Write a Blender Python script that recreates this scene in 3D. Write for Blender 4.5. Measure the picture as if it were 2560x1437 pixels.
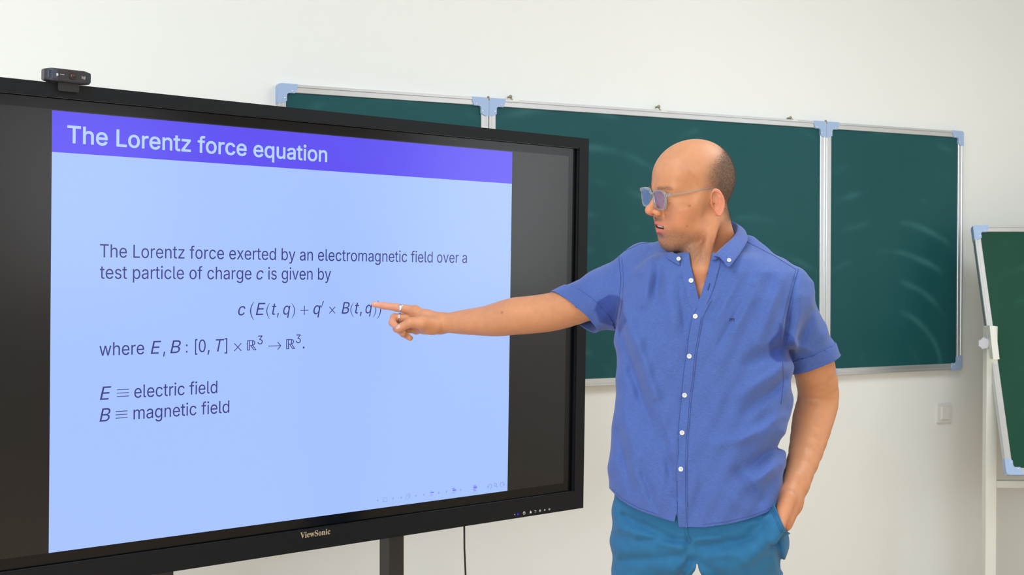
import bpy, bmesh, math, random
import numpy as np
from mathutils import Vector, Matrix
from mathutils.bvhtree import BVHTree
SC = bpy.context.scene
COL = SC.collection
for o in list(bpy.data.objects):
    bpy.data.objects.remove(o)

# ---------------------------------------------------------------- camera, world, lights, exposure
FPX, ROLL, PITCH, YAW, CAMZ = 3027.07, 0.00176, 0.01275, 0.44906, 1.45
CY, SY = math.cos(YAW), math.sin(YAW)
# "C frame": origin under the camera, x right, y along the view, z up (metres above floor).
# world frame: X along the chalkboard wall, Y into the wall.
RCW = np.array([[CY, SY, 0], [-SY, CY, 0], [0, 0, 1.0]])

def W(p):
    return np.asarray(p, float) @ RCW.T

cam_d = bpy.data.cameras.new('camera')
cam = bpy.data.objects.new('camera', cam_d)
COL.objects.link(cam)
cam_d.sensor_width = 36.0
cam_d.lens = FPX / 2560 * 36.0
cam_d.clip_start = 0.05
cam_d.dof.use_dof = True
cam_d.dof.focus_distance = 2.7
cam_d.dof.aperture_fstop = 11.0
_fw = Vector((0, math.cos(PITCH), -math.sin(PITCH)))
_up = Vector((0, math.sin(PITCH), math.cos(PITCH)))
_rt = Vector((1, 0, 0))
_r2 = _rt * math.cos(ROLL) + _up * math.sin(ROLL)
_u2 = _up * math.cos(ROLL) - _rt * math.sin(ROLL)
_M = Matrix((( _r2.x, _u2.x, -_fw.x), (_r2.y, _u2.y, -_fw.y), (_r2.z, _u2.z, -_fw.z)))
_M = Matrix([list(r) for r in RCW]) @ _M
cam.matrix_world = Matrix.Translation((0, 0, CAMZ)) @ _M.to_4x4()
SC.camera = cam

SC.view_settings.view_transform = 'Standard'
SC.view_settings.look = 'None'
SC.view_settings.gamma = 1.0
SC.view_settings.use_curve_mapping = False
SC.view_settings.exposure = 0.0

wd = bpy.data.worlds.new('world')
SC.world = wd
wd.use_nodes = True
wd.node_tree.nodes['Background'].inputs['Color'].default_value = (0.75, 0.86, 1.0, 1)
wd.node_tree.nodes['Background'].inputs['Strength'].default_value = 0.6

def area(name, loc, target, sx, sy, power, color):
    l = bpy.data.lights.new(name, 'AREA')
    l.shape = 'RECTANGLE'
    l.size, l.size_y, l.energy, l.color = sx, sy, power, color
    o = bpy.data.objects.new(name, l)
    COL.objects.link(o)
    o.location = loc
    o.rotation_euler = (Vector(target) - Vector(loc)).to_track_quat('-Z', 'Y').to_euler()
    return o

# daylight through the classroom windows (left side wall and the wall behind the camera), ceiling lamps
area('window_light_side', (-2.72, -0.7, 1.95), (1.2, 2.2, 1.5), 3.6, 1.6, 180, (0.82, 0.91, 1.0))
area('window_light_rear', (-0.4, -3.9, 1.95), (1.0, 2.0, 1.5), 4.4, 1.6, 74, (0.88, 0.94, 1.0))
area('window_light_rear_right', (4.3, -3.9, 1.95), (1.4, 2.3, 1.5), 1.7, 1.5, 16, (0.95, 0.96, 1.0))
area('window_light_right', (5.5, 0.1, 1.85), (1.5, 1.5, 1.5), 1.7, 1.4, 19, (0.86, 0.94, 1.0))
area('ceiling_light_front', (-0.3, 1.7, 3.08), (-0.3, 1.7, 0), 1.2, 1.2, 32, (0.88, 0.95, 1.0))
area('ceiling_light_back', (2.8, 1.7, 3.08), (2.8, 1.7, 0), 1.2, 1.2, 38, (0.88, 0.95, 1.0))

# ---------------------------------------------------------------- projection helpers
_c, _s = math.cos(ROLL), math.sin(ROLL)
def ray(px, py):
    a, b = px - 1280, py - 718.5
    u = _c * a + _s * b
    v = -_s * a + _c * b
    d1, d2, d3 = u / FPX, 1.0, -v / FPX
    return np.array([d1, d2 * math.cos(PITCH) + d3 * math.sin(PITCH), -d2 * math.sin(PITCH) + d3 * math.cos(PITCH)])

def P(px, py, y):
    """C-frame point on the ray of photo position (px, py) at distance y in front of the camera."""
    d = ray(px, py)
    return d * (y / d[1]) + np.array([0, 0, CAMZ])

def proj(p):
    p = np.asarray(p, float)
    x, y, z = p[..., 0], p[..., 1], p[..., 2] - CAMZ
    yd = y * math.cos(PITCH) - z * math.sin(PITCH)
    zd = z * math.cos(PITCH) + y * math.sin(PITCH)
    u = FPX * x / yd
    v = -FPX * zd / yd
    return np.stack([1280 + _c * u - _s * v, 718.5 + _s * u + _c * v], -1)

# ---------------------------------------------------------------- object helpers
def put(o, parent=None):
    COL.objects.link(o)
    if parent is not None:
        o.parent = parent
    return o

def tag(o, label=None, cat=None, group=None, kind=None):
    if label: o['label'] = label
    if cat: o['category'] = cat
    if group: o['group'] = group
    if kind: o['kind'] = kind
    return o

def empty(name, mat4, label, cat, group=None):
    o = bpy.data.objects.new(name, None)
    o.empty_display_size = 0.1
    put(o)
    o.matrix_world = mat4
    return tag(o, label, cat, group)

def frame(origin, ex, ey, ez):
    m = Matrix.Identity(4)
    for i, v in enumerate((ex, ey, ez, origin)):
        for j in range(3):
            m[j][i] = float(v[j])
    return m

def mesh_obj(name, verts, faces, mat, parent=None, smooth=False):
    me = bpy.data.meshes.new(name)
    me.from_pydata([tuple(map(float, v)) for v in verts], [], [tuple(map(int, f)) for f in faces])
    me.update()
    if smooth:
        me.polygons.foreach_set('use_smooth', [True] * len(me.polygons))
    if mat: me.materials.append(mat)
    return put(bpy.data.objects.new(name, me), parent)

def bm_obj(name, bm, mat, parent=None, smooth=False, bevel=0.0, seg=2):
    if bevel > 0:
        bmesh.ops.bevel(bm, geom=[e for e in bm.edges if e.calc_face_angle(0) > 0.6], offset=bevel, segments=seg, affect='EDGES', profile=0.5)
    bmesh.ops.recalc_face_normals(bm, faces=bm.faces)
    me = bpy.data.meshes.new(name)
    bm.to_mesh(me)
    bm.free()
    if smooth:
        me.polygons.foreach_set('use_smooth', [True] * len(me.polygons))
    if mat: me.materials.append(mat)
    return put(bpy.data.objects.new(name, me), parent)

def add_box(bm, lo, hi):
    lo, hi = Vector(lo), Vector(hi)
    m = Matrix.Translation((lo + hi) / 2) @ Matrix.Diagonal(((hi.x - lo.x), (hi.y - lo.y), (hi.z - lo.z), 1))
    return bmesh.ops.create_cube(bm, size=1.0, matrix=m)

def box(name, lo, hi, mat, parent=None, bevel=0.0, seg=2):
    bm = bmesh.new()
    add_box(bm, lo, hi)
    return bm_obj(name, bm, mat, parent, bevel=bevel, seg=seg)

def add_cyl(bm, a, b, r1, r2=None, n=24, caps=True):
    a, b = Vector(a), Vector(b)
    r2 = r1 if r2 is None else r2
    q = (b - a).to_track_quat('Z', 'Y').to_matrix().to_4x4()
    return bmesh.ops.create_cone(bm, cap_ends=caps, segments=n, radius1=r1, radius2=r2, depth=(b - a).length,
                                 matrix=Matrix.Translation((a + b) / 2) @ q)

def add_tube(bm, pts, r, n=10, closed=False):
    pts = [Vector(p) for p in pts]
    rings = []
    N = len(pts)
    for i, p in enumerate(pts):
        if closed:
            t = pts[(i + 1) % N] - pts[(i - 1) % N]
        else:
            t = pts[min(i + 1, N - 1)] - pts[max(i - 1, 0)]
        t.normalize()
        up = Vector((0, 0, 1)) if abs(t.z) < 0.9 else Vector((1, 0, 0))
        a = t.cross(up).normalized()
        b = t.cross(a).normalized()
        rr = r[i] if isinstance(r, (list, tuple)) else r
        rings.append([bm.verts.new(p + a * math.cos(2 * math.pi * k / n) * rr + b * math.sin(2 * math.pi * k / n) * rr) for k in range(n)])
    for i in range(N if closed else N - 1):
        A, B = rings[i], rings[(i + 1) % N]
        for k in range(n):
            bm.faces.new((A[k], A[(k + 1) % n], B[(k + 1) % n], B[k]))
    if not closed:
        bm.faces.new(rings[0]); bm.faces.new(rings[-1][::-1])

def rounded_rect(w, h, r, n=6, cx=0, cy=0):
    out = []
    for qx, qy, a0 in ((1, 1, 0), (-1, 1, 90), (-1, -1, 180), (1, -1, 270)):
        for i in range(n + 1):
            a = math.radians(a0 + 90 * i / n)
            out.append((cx + qx * (w / 2 - r) + r * math.cos(a), cy + qy * (h / 2 - r) + r * math.sin(a)))
    return out

def add_prism(bm, pts2, z0, z1, plane='XY'):
    """extrude a 2-D outline; plane names which local axes the outline lies in"""
    def v(x, y, z):
        return (x, y, z) if plane == 'XY' else ((x, z, y) if plane == 'XZ' else (z, x, y))
    a = [bm.verts.new(v(x, y, z0)) for x, y in pts2]
    b = [bm.verts.new(v(x, y, z1)) for x, y in pts2]
    n = len(a)
    bm.faces.new(a[::-1]); bm.faces.new(b)
    for i in range(n):
        bm.faces.new((a[i], a[(i + 1) % n], b[(i + 1) % n], b[i]))

# ---------------------------------------------------------------- materials
def srgb(r, g, b):
    def f(c):
        c /= 255.0
        return c / 12.92 if c <= 0.04045 else ((c + 0.055) / 1.055) ** 2.4
    return (f(r), f(g), f(b), 1.0)

class NT:
    def __init__(self, name):
        self.m = bpy.data.materials.new(name)
        self.m.use_nodes = True
        self.t = self.m.node_tree
        self.b = self.t.nodes['Principled BSDF']
    def n(self, typ, **kw):
        nd = self.t.nodes.new(typ)
        for k, v in kw.items():
            if k.startswith('i_'):
                key = k[2:]
                key = int(key) if key.isdigit() else key.replace('_', ' ')
                nd.inputs[key].default_value = v
            else:
                setattr(nd, k, v)
        return nd
    def l(self, a, b):
        self.t.links.new(a, b)
    def set(self, **kw):
        for k, v in kw.items():
            self.b.inputs[k.replace('_', ' ')].default_value = v
        return self

def mat(name, color, rough=0.5, metal=0.0, noise=0.0, scale=20.0, bump=0.0, bscale=None, spec=0.5, **kw):
    t = NT(name)
    t.set(Base_Color=color, Roughness=rough, Metallic=metal)
    t.b.inputs['Specular IOR Level'].default_value = spec
    for k, v in kw.items():
        t.b.inputs[k.replace('_', ' ')].default_value = v
    tc = t.n('ShaderNodeTexCoord')
    if noise > 0:
        nz = t.n('ShaderNodeTexNoise', i_Scale=scale, i_Detail=4.0)
        t.l(tc.outputs['Object'], nz.inputs['Vector'])
        rp = t.n('ShaderNodeMapRange')
        rp.inputs['From Min'].default_value = 0.3; rp.inputs['From Max'].default_value = 0.7
        rp.inputs['To Min'].default_value = 1 - noise; rp.inputs['To Max'].default_value = 1 + noise
        t.l(nz.outputs['Fac'], rp.inputs['Value'])
        mx = t.n('ShaderNodeVectorMath', operation='SCALE')
        mx.inputs[0].default_value = color[:3]
        t.l(rp.outputs[0], mx.inputs['Scale'])
        t.l(mx.outputs[0], t.b.inputs['Base Color'])
    if bump > 0:
        nz = t.n('ShaderNodeTexNoise', i_Scale=bscale or scale, i_Detail=3.0)
        t.l(tc.outputs['Object'], nz.inputs['Vector'])
        bp = t.n('ShaderNodeBump', i_Strength=bump, i_Distance=0.002)
        t.l(nz.outputs['Fac'], bp.inputs['Height'])
        t.l(bp.outputs[0], t.b.inputs['Normal'])
    return t.m

def emis(name, color, strength, rough=0.18, base=(0.01, 0.01, 0.012, 1), spec=0.5):
    t = NT(name)
    t.set(Base_Color=base, Roughness=rough, Emission_Color=color, Emission_Strength=strength)
    t.b.inputs['Specular IOR Level'].default_value = spec
    return t.m

M_wall = mat('wall_paint', srgb(237, 239, 237), 0.75, noise=0.012, scale=1.3, bump=0.05, bscale=180)
M_side = mat('side_wall_paint', srgb(236, 234, 228), 0.8)
M_ceil = mat('ceiling_paint', srgb(238, 238, 234), 0.85)
M_floor = mat('floor_laminate', srgb(222, 194, 160), 0.4, noise=0.1, scale=6)
M_base = mat('baseboard_paint', srgb(190, 170, 140), 0.5)
M_alu = mat('anodised_aluminium', srgb(205, 208, 212), 0.32, metal=0.75, noise=0.02, scale=30)
M_cap = mat('pale_blue_plastic', srgb(160, 185, 222), 0.4)
M_rivet = mat('steel_rivet', srgb(225, 225, 222), 0.3, metal=0.8)
M_brass = mat('dull_brass', srgb(150, 142, 115), 0.4, metal=0.7)
M_black = mat('black_plastic_bezel', srgb(15, 18, 22), 0.5, noise=0.04, scale=200, spec=.22)
M_margin = mat('black_glass_border', srgb(10, 11, 14), 0.16, spec=0.3)
M_dark = mat('matte_black_steel', srgb(38, 38, 40), 0.45)
M_chrome = mat('dark_metal_strip', srgb(74, 74, 76), 0.25, metal=0.8)
M_logo = mat('champagne_lettering', srgb(200, 182, 158), 0.35, metal=0.35)
M_white_pl = mat('white_plastic', srgb(226, 226, 222), 0.35)
M_whitepaint = mat('white_powder_coat', srgb(222, 224, 216), 0.4)
M_knob = mat('pale_grey_plastic_knob', srgb(205, 206, 214), 0.4)
M_cable = mat('black_rubber_cable', srgb(22, 22, 22), 0.5)

def board_mat(name, base, dust):
    t = NT(name)
    t.set(Roughness=0.42)
    t.b.inputs['Specular IOR Level'].default_value = 0.22
    tc = t.n('ShaderNodeTexCoord')
    mp = t.n('ShaderNodeMapping')
    mp.inputs['Scale'].default_value = (1.6, 1.0, 1.0)
    t.l(tc.outputs['Object'], mp.inputs['Vector'])
    nz = t.n('ShaderNodeTexNoise', i_Scale=1.4, i_Detail=2.0)
    t.l(mp.outputs[0], nz.inputs['Vector'])
    # arcs left by wiping: faint rings about an elbow below each panel, shown only where a soft mask lets them
    sx = t.n('ShaderNodeSeparateXYZ'); t.l(tc.outputs['Object'], sx.inputs[0])
    md = t.n('ShaderNodeMath', operation='PINGPONG'); md.inputs[1].default_value = 0.73; t.l(sx.outputs[0], md.inputs[0])
    cx = t.n('ShaderNodeCombineXYZ'); t.l(md.outputs[0], cx.inputs[0]); t.l(sx.outputs[2], cx.inputs[2])
    mp2 = t.n('ShaderNodeMapping')
    mp2.inputs['Location'].default_value = (-0.40, 0, 0.05)
    t.l(cx.outputs[0], mp2.inputs['Vector'])
    wv = t.n('ShaderNodeTexWave', wave_type='RINGS', rings_direction='Y', i_Scale=2.6, i_Distortion=0.9, i_Detail=3.0)
    wv.inputs['Detail Scale'].default_value = 1.6
    t.l(mp2.outputs[0], wv.inputs['Vector'])
    pw = t.n('ShaderNodeMath', operation='POWER'); pw.inputs[1].default_value = 9.0
    t.l(wv.outputs['Fac'], pw.inputs[0])
    nz2 = t.n('ShaderNodeTexNoise', i_Scale=3.1, i_Detail=3.0)
    t.l(tc.outputs['Object'], nz2.inputs['Vector'])
    mr = t.n('ShaderNodeMapRange')
    mr.inputs['From Min'].default_value = 0.5; mr.inputs['From Max'].default_value = 0.75
    t.l(nz2.outputs['Fac'], mr.inputs['Value'])
    pp = t.n('ShaderNodeMath', operation='PINGPONG'); pp.inputs[1].default_value = 0.365; t.l(md.outputs[0], pp.inputs[0])
    fe = t.n('ShaderNodeMapRange', interpolation_type='SMOOTHSTEP'); fe.inputs['From Max'].default_value = 0.14; t.l(pp.outputs[0], fe.inputs['Value'])
    m0 = t.n('ShaderNodeMath', operation='MULTIPLY'); t.l(pw.outputs[0], m0.inputs[0]); t.l(fe.outputs[0], m0.inputs[1])
    mu = t.n('ShaderNodeMath', operation='MULTIPLY')
    t.l(m0.outputs[0], mu.inputs[0]); t.l(mr.outputs[0], mu.inputs[1])
    ad = t.n('ShaderNodeMath', operation='MULTIPLY_ADD'); ad.inputs[1].default_value = 0.35
    t.l(mu.outputs[0], ad.inputs[0])
    sc = t.n('ShaderNodeMath', operation='MULTIPLY'); sc.inputs[1].default_value = 0.12
    t.l(nz.outputs['Fac'], sc.inputs[0]); t.l(sc.outputs[0], ad.inputs[2])
    mx = t.n('ShaderNodeMix', data_type='RGBA')
    mx.inputs[6].default_value = base
    mx.inputs[7].default_value = dust
    t.l(ad.outputs[0], mx.inputs[0])
    t.l(mx.outputs[2], t.b.inputs['Base Color'])
    return t.m
M_board = board_mat('green_chalkboard_enamel', srgb(6, 72, 77), srgb(85, 145, 150))
M_board2 = board_mat('bright_green_chalkboard_enamel', srgb(10, 66, 50), srgb(60, 115, 90))
GLYPHS = {
 '(': '273;89,156,89,207,89,244,93,283,101,324,108,364,119,404,132,441,145,479,160,511,177,539,196,539,216,539,236,539,219,504,204,467,191,428,178,389,168,351,161,313,155,276,151,240,151,207,151,176,154,146,160,115,166,83,176,51,188,16,201,-18,217,-56,236,-96,216,-96,196,-96,177,-96,148,-47,126,3,111,55,97,106',
 ')': '273;57,-96,37,-96,57,-55,73,-17,86,18,98,53,107,85,113,116,119,147,122,177,122,207,122,240,118,276,112,313,105,351,95,389,82,428,70,467,55,504,37,539,57,539,77,539,97,539,113,511,128,479,142,441,155,404,165,364,173,323,180,283,184,244,184,207,184,156,177,104,161,53,146,2,125,-48,97,-96,77,-96',
 ',': '188;53,-119,38,-119,48,-56,58,8,68,71,91,71,114,71,137,71,119,8,102,-56,84,-119,69,-119',
 '.': '188;108,-4,95,-4,83,-4,72,0,63,9,54,18,50,28,50,41,50,54,54,65,63,73,72,82,83,87,95,87,108,87,119,82,128,73,137,65,141,54,141,41,141,28,137,18,128,9,119,0',
 '0': '453;264,-7,227,-7,189,-7,157,3,130,24,103,45,83,74,69,113,55,152,48,199,48,254,48,309,55,356,69,395,83,434,104,464,130,484,157,505,189,516,227,516,264,516,296,505,323,484,350,464,370,434,384,395,398,356,405,309,405,254,405,199,398,152,384,113,370,74,350,45,323,24,297,3;202,50,227,50,252,50,273,58,290,74,308,90,321,113,330,144,339,174,344,211,344,254,344,297,339,334,330,365,321,395,308,419,290,435,273,451,252,460,227,460,202,460,180,451,163,435,146,419,132,395,123,365,114,334,109,297,109,254,109,211,114,174,123,144,132,113,146,90,163,74,180,58',
 '3': '453;252,-7,218,-7,187,-7,158,-1,133,10,107,21,86,37,70,57,54,78,46,103,44,132,66,132,87,132,109,132,111,114,117,99,126,87,136,75,149,65,165,59,181,53,199,50,219,50,239,50,258,53,275,61,292,68,305,79,315,93,324,107,329,124,329,145,329,163,325,181,316,196,307,212,293,224,275,234,256,243,231,248,201,248,186,248,172,248,157,248,157,265,157,282,157,299,200,349,244,399,288,448,288,450,288,451,288,452,215,452,142,452,70,452,70,471,70,490,70,509,171,509,272,509,372,509,372,493,372,477,372,461,319,400,265,339,211,278,211,282,211,285,211,289,249,293,281,288,308,276,335,263,356,246,371,222,386,199,393,173,393,145,393,115,385,89,370,66,355,43,335,25,309,12,282,0',
 ':': '188;108,-4,95,-4,83,-4,72,0,63,9,54,18,50,28,50,41,50,54,54,65,63,73,72,82,83,87,95,87,108,87,119,82,128,73,137,65,141,54,141,41,141,28,137,18,128,9,119,0;108,271,95,271,83,271,72,275,63,284,54,293,50,304,50,316,50,329,54,340,63,349,72,357,83,362,95,362,108,362,119,357,128,349,137,340,141,329,141,316,141,304,137,293,128,284,119,275',
 'B': '456;122,0,60,0,60,170,60,339,60,509,120,509,181,509,241,509,276,509,306,503,329,491,352,479,369,462,381,442,392,422,398,399,398,374,398,352,394,334,387,320,379,306,369,294,356,286,344,277,330,271,315,267,315,265,315,264,315,262,331,261,347,255,363,245,379,235,392,221,402,203,413,185,418,163,418,136,418,111,412,87,400,67,388,46,370,30,344,18,319,6,287,0,247,0,184,0;125,115,125,57,165,57,205,57,245,57,284,57,313,65,330,80,347,95,355,114,355,137,355,154,351,170,342,184,334,198,321,209,306,218,290,227,271,231,248,231,207,231,166,231,125,231,125,173;125,341,125,285,162,285,200,285,238,285,257,285,273,289,288,296,303,303,315,313,323,326,332,339,336,355,336,372,336,395,328,414,313,429,297,444,273,452,240,452,202,452,163,452,125,452,125,396',
 'E': '419;165,0,60,0,60,170,60,339,60,509,164,509,268,509,372,509,372,490,372,471,372,452,290,452,207,452,125,452,125,396,125,341,125,286,202,286,278,286,355,286,355,267,355,248,355,229,278,229,202,229,125,229,125,172,125,114,125,57,208,57,292,57,375,57,375,38,375,19,375,0,270,0',
 'L': '393;160,0,60,0,60,170,60,339,60,509,82,509,103,509,125,509,125,358,125,208,125,57,203,57,282,57,361,57,361,38,361,19,361,0,261,0',
 'T': '449;85,452,32,452,32,471,32,490,32,509,160,509,288,509,417,509,417,490,417,471,417,452,363,452,310,452,257,452,257,301,257,151,257,0,235,0,214,0,193,0,193,151,193,301,193,452,139,452',
 '[': '273;146,-96,101,-96,101,116,101,327,101,539,146,539,191,539,236,539,236,522,236,504,236,487,211,487,185,487,160,487,160,310,160,133,160,-44,185,-44,211,-44,236,-44,236,-61,236,-79,236,-96,191,-96',
 ']': '273;82,-96,37,-96,37,-79,37,-61,37,-44,62,-44,88,-44,113,-44,113,133,113,310,113,487,88,487,62,487,37,487,37,504,37,522,37,539,82,539,127,539,172,539,172,327,172,116,172,-96,127,-96',
 'a': '389;182,-9,160,-9,136,-9,114,-4,94,5,75,14,59,27,48,45,36,62,30,83,30,108,30,130,35,147,43,161,52,175,63,185,78,193,92,201,108,207,125,211,143,215,160,218,178,220,201,223,219,225,234,227,248,228,258,231,265,235,272,239,276,245,276,255,276,255,276,256,276,257,276,272,273,286,267,297,261,308,252,316,240,322,228,328,213,331,196,331,178,331,162,328,149,322,136,317,126,309,118,301,110,292,104,283,100,274,80,280,61,285,41,291,50,314,62,332,79,346,95,360,113,369,133,375,153,381,173,384,194,384,208,384,223,383,239,379,255,376,271,370,286,360,301,351,313,338,322,320,332,303,337,280,337,251,337,168,337,84,337,0,317,0,297,0,277,0,277,17,277,35,277,52,275,52,274,52,272,52,268,43,261,34,252,25,243,15,230,7,215,1,200,-5;155,45,170,45,193,45,212,50,228,59,243,68,255,79,263,93,271,107,276,122,276,138,276,155,276,173,276,190,273,187,268,184,259,182,251,180,242,178,231,176,221,174,210,172,200,171,190,170,182,169,175,168,161,166,147,163,134,159,121,154,111,148,103,139,96,131,92,119,92,105,92,92,95,81,102,72,109,63,118,57,130,52,142,48',
 'b': '424;261,-8,229,-8,206,-8,187,-4,172,4,158,12,146,21,138,31,129,42,123,51,118,59,116,59,114,59,112,59,112,39,112,20,112,0,92,0,72,0,53,0,53,170,53,339,53,509,73,509,93,509,114,509,114,446,114,382,114,319,115,319,117,319,118,319,123,327,129,336,137,346,145,356,157,365,171,373,186,381,205,384,229,384,261,384,289,376,313,361,337,345,356,322,370,293,383,263,390,229,390,189,390,149,383,114,370,84,356,55,337,32,313,16,289,0;197,47,220,47,244,47,263,53,279,66,295,78,308,95,316,117,324,138,328,162,328,189,328,216,324,240,316,261,308,282,296,299,280,311,264,324,244,330,220,330,197,330,177,324,161,312,145,300,133,284,125,263,117,242,113,217,113,189,113,161,117,136,125,115,133,94,146,77,162,65,178,53',
 'c': '396;226,-8,207,-8,173,-8,143,0,117,16,91,33,71,56,56,85,41,114,34,149,34,187,34,227,41,262,56,291,71,321,91,343,117,360,143,376,173,384,207,384,226,384,243,382,260,377,276,372,292,365,305,356,319,347,330,335,340,322,350,309,357,294,362,277,342,272,322,267,303,262,300,272,296,281,290,289,285,297,278,305,270,311,262,317,253,322,242,325,232,328,220,330,207,330,182,330,161,323,145,310,129,297,116,280,108,258,100,237,96,213,96,187,96,162,100,139,108,117,116,96,129,79,145,66,161,53,182,46,207,46,220,46,232,48,243,52,253,55,263,60,271,66,279,72,286,80,292,89,297,97,301,107,304,117,324,112,343,107,363,102,358,85,351,70,341,56,332,43,320,31,306,21,293,12,277,4,261,-1,244,-6',
 'd': '424;219,-8,195,-8,164,-8,136,0,111,16,87,32,68,55,55,84,41,114,34,149,34,189,34,229,41,263,55,293,69,322,88,345,112,361,136,376,164,384,196,384,219,384,238,381,253,373,268,365,279,356,287,346,296,336,302,327,306,319,308,319,309,319,311,319,311,382,311,446,311,509,331,509,351,509,372,509,372,339,372,170,372,0,352,0,332,0,313,0,313,20,313,39,313,59,311,59,309,59,307,59,302,51,295,42,287,31,278,21,267,12,252,4,238,-4;181,47,205,47,227,47,247,53,263,65,279,77,291,94,299,115,308,136,312,161,312,189,312,217,308,242,300,263,292,284,279,300,263,312,247,324,228,330,205,330,181,330,161,324,145,311,129,299,116,282,108,261,100,240,96,216,96,189,96,162,100,138,109,117,117,95,129,78,145,66,161,53',
 'e': '404;238,-8,212,-8,175,-8,143,0,117,16,90,33,70,56,56,85,41,114,34,148,34,187,34,226,41,260,55,290,69,319,89,343,115,359,141,376,171,384,205,384,226,384,246,381,266,374,285,367,303,356,319,341,335,326,348,306,357,282,366,258,371,228,371,194,371,186,371,178,371,169,272,169,174,169,75,169,75,187,75,204,75,221,163,221,250,221,338,221,329,215,319,208,310,202,310,227,306,249,298,269,290,288,278,303,263,314,247,325,228,330,205,330,182,330,163,325,146,313,130,302,118,288,109,270,100,251,96,232,96,211,96,200,96,189,96,178,96,150,101,126,110,106,120,87,134,72,151,61,168,51,189,46,212,46,228,46,241,48,254,53,266,57,277,64,285,73,294,82,301,93,306,105,325,101,345,96,365,91,359,71,349,54,335,39,321,24,303,13,283,4,262,-4',
 'f': '254;154,379,228,379,228,362,228,344,228,327,154,327,80,327,6,327,6,344,6,362,6,379,80,379;101,0,81,0,81,144,81,288,81,432,81,453,86,471,96,486,106,500,119,511,135,519,152,526,169,530,187,530,201,530,213,529,222,527,232,525,238,523,243,521,238,503,233,486,227,468,224,470,220,471,215,472,210,473,203,474,195,474,176,474,163,469,154,460,146,451,142,437,142,419,142,279,142,140,142,0,121,0',
 'g': '425;238,-151,207,-151,179,-151,155,-147,134,-140,113,-132,96,-123,82,-110,69,-98,58,-84,51,-69,67,-60,84,-50,101,-41,107,-49,113,-57,122,-66,130,-75,141,-82,154,-88,168,-94,186,-97,207,-97,238,-97,263,-90,282,-75,302,-60,311,-37,311,-6,311,19,311,44,311,68,310,68,308,68,306,68,301,60,295,51,287,41,278,32,267,23,252,16,238,8,219,5,195,5,164,5,137,12,113,27,88,41,69,62,55,90,41,118,34,152,34,191,34,230,41,264,55,293,69,322,88,345,112,361,137,376,165,384,196,384,220,384,239,381,253,373,268,365,280,356,288,346,297,336,303,327,308,319,309,319,311,319,313,319,313,339,313,359,313,379,333,379,353,379,372,379,372,250,372,121,372,-9,372,-42,365,-69,350,-90,335,-111,316,-126,291,-136,266,-146;181,59,205,59,228,59,248,64,264,75,280,86,292,101,300,121,308,141,312,165,312,193,312,220,308,243,300,264,292,284,280,301,264,312,248,324,228,330,205,330,181,330,161,324,145,312,129,299,117,283,109,262,100,242,96,219,96,193,96,166,100,143,109,123,117,103,129,87,145,76,162,65',
 'h': '410;114,249,114,227,114,151,114,76,114,0,93,0,73,0,53,0,53,170,53,339,53,509,73,509,93,509,114,509,114,435,114,361,114,287,110,287,106,287,102,287,114,322,131,347,152,362,174,377,199,384,227,384,253,384,276,379,295,369,315,358,330,342,341,321,352,299,357,273,357,240,357,160,357,80,357,0,337,0,316,0,296,0,296,78,296,157,296,235,296,265,288,288,273,304,258,321,237,329,210,329,192,329,175,325,161,317,146,309,135,298,126,283,118,267',
 'i': '167;73,0,53,0,53,126,53,253,53,379,73,379,93,379,114,379,114,253,114,126,114,0,93,0;95,443,84,443,72,443,62,447,54,455,45,462,41,472,41,483,41,494,45,504,54,512,62,520,72,524,84,524,95,524,106,520,114,512,122,504,126,494,126,483,126,472,122,462,114,455,106,447',
 'l': '189;147,-2,139,-2,110,-2,88,5,74,20,60,35,53,57,53,84,53,226,53,367,53,509,73,509,93,509,114,509,114,372,114,235,114,99,114,81,116,69,120,62,125,55,133,52,146,52,152,52,157,52,160,53,164,53,167,54,170,54,173,37,177,20,181,3,175,1,169,0,162,-1,154,-2',
 'm': '610;73,0,53,0,53,126,53,253,53,379,72,379,92,379,112,379,112,351,112,323,112,295,111,295,109,295,108,295,113,316,121,332,132,346,144,359,157,369,172,376,187,383,203,386,219,386,247,386,270,378,287,361,305,344,316,322,321,295,318,295,315,295,312,295,317,313,325,329,337,343,349,357,364,367,381,375,398,382,416,386,437,386,459,386,479,381,497,372,515,362,530,348,541,328,551,309,557,285,557,255,557,170,557,85,557,0,536,0,516,0,496,0,496,85,496,169,496,254,496,281,488,301,473,313,457,325,439,330,419,330,402,330,387,327,374,320,362,313,352,303,345,290,339,278,335,263,335,247,335,165,335,82,335,0,315,0,295,0,274,0,274,87,274,173,274,260,274,281,267,298,253,311,239,324,221,330,199,330,185,330,171,327,158,320,144,313,134,303,126,289,118,276,114,258,114,238,114,159,114,79,114,0,93,0',
 'n': '410;114,249,114,227,114,151,114,76,114,0,93,0,73,0,53,0,53,126,53,253,53,379,72,379,92,379,112,379,112,349,112,318,112,287,109,287,106,287,102,287,114,322,131,347,152,362,174,377,199,384,227,384,253,384,276,379,295,369,314,358,330,342,341,321,352,299,357,273,357,240,357,160,357,80,357,0,337,0,316,0,296,0,296,78,296,157,296,235,296,265,288,288,273,304,258,321,237,329,210,329,192,329,175,325,161,317,146,309,135,298,126,283,118,267',
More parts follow.
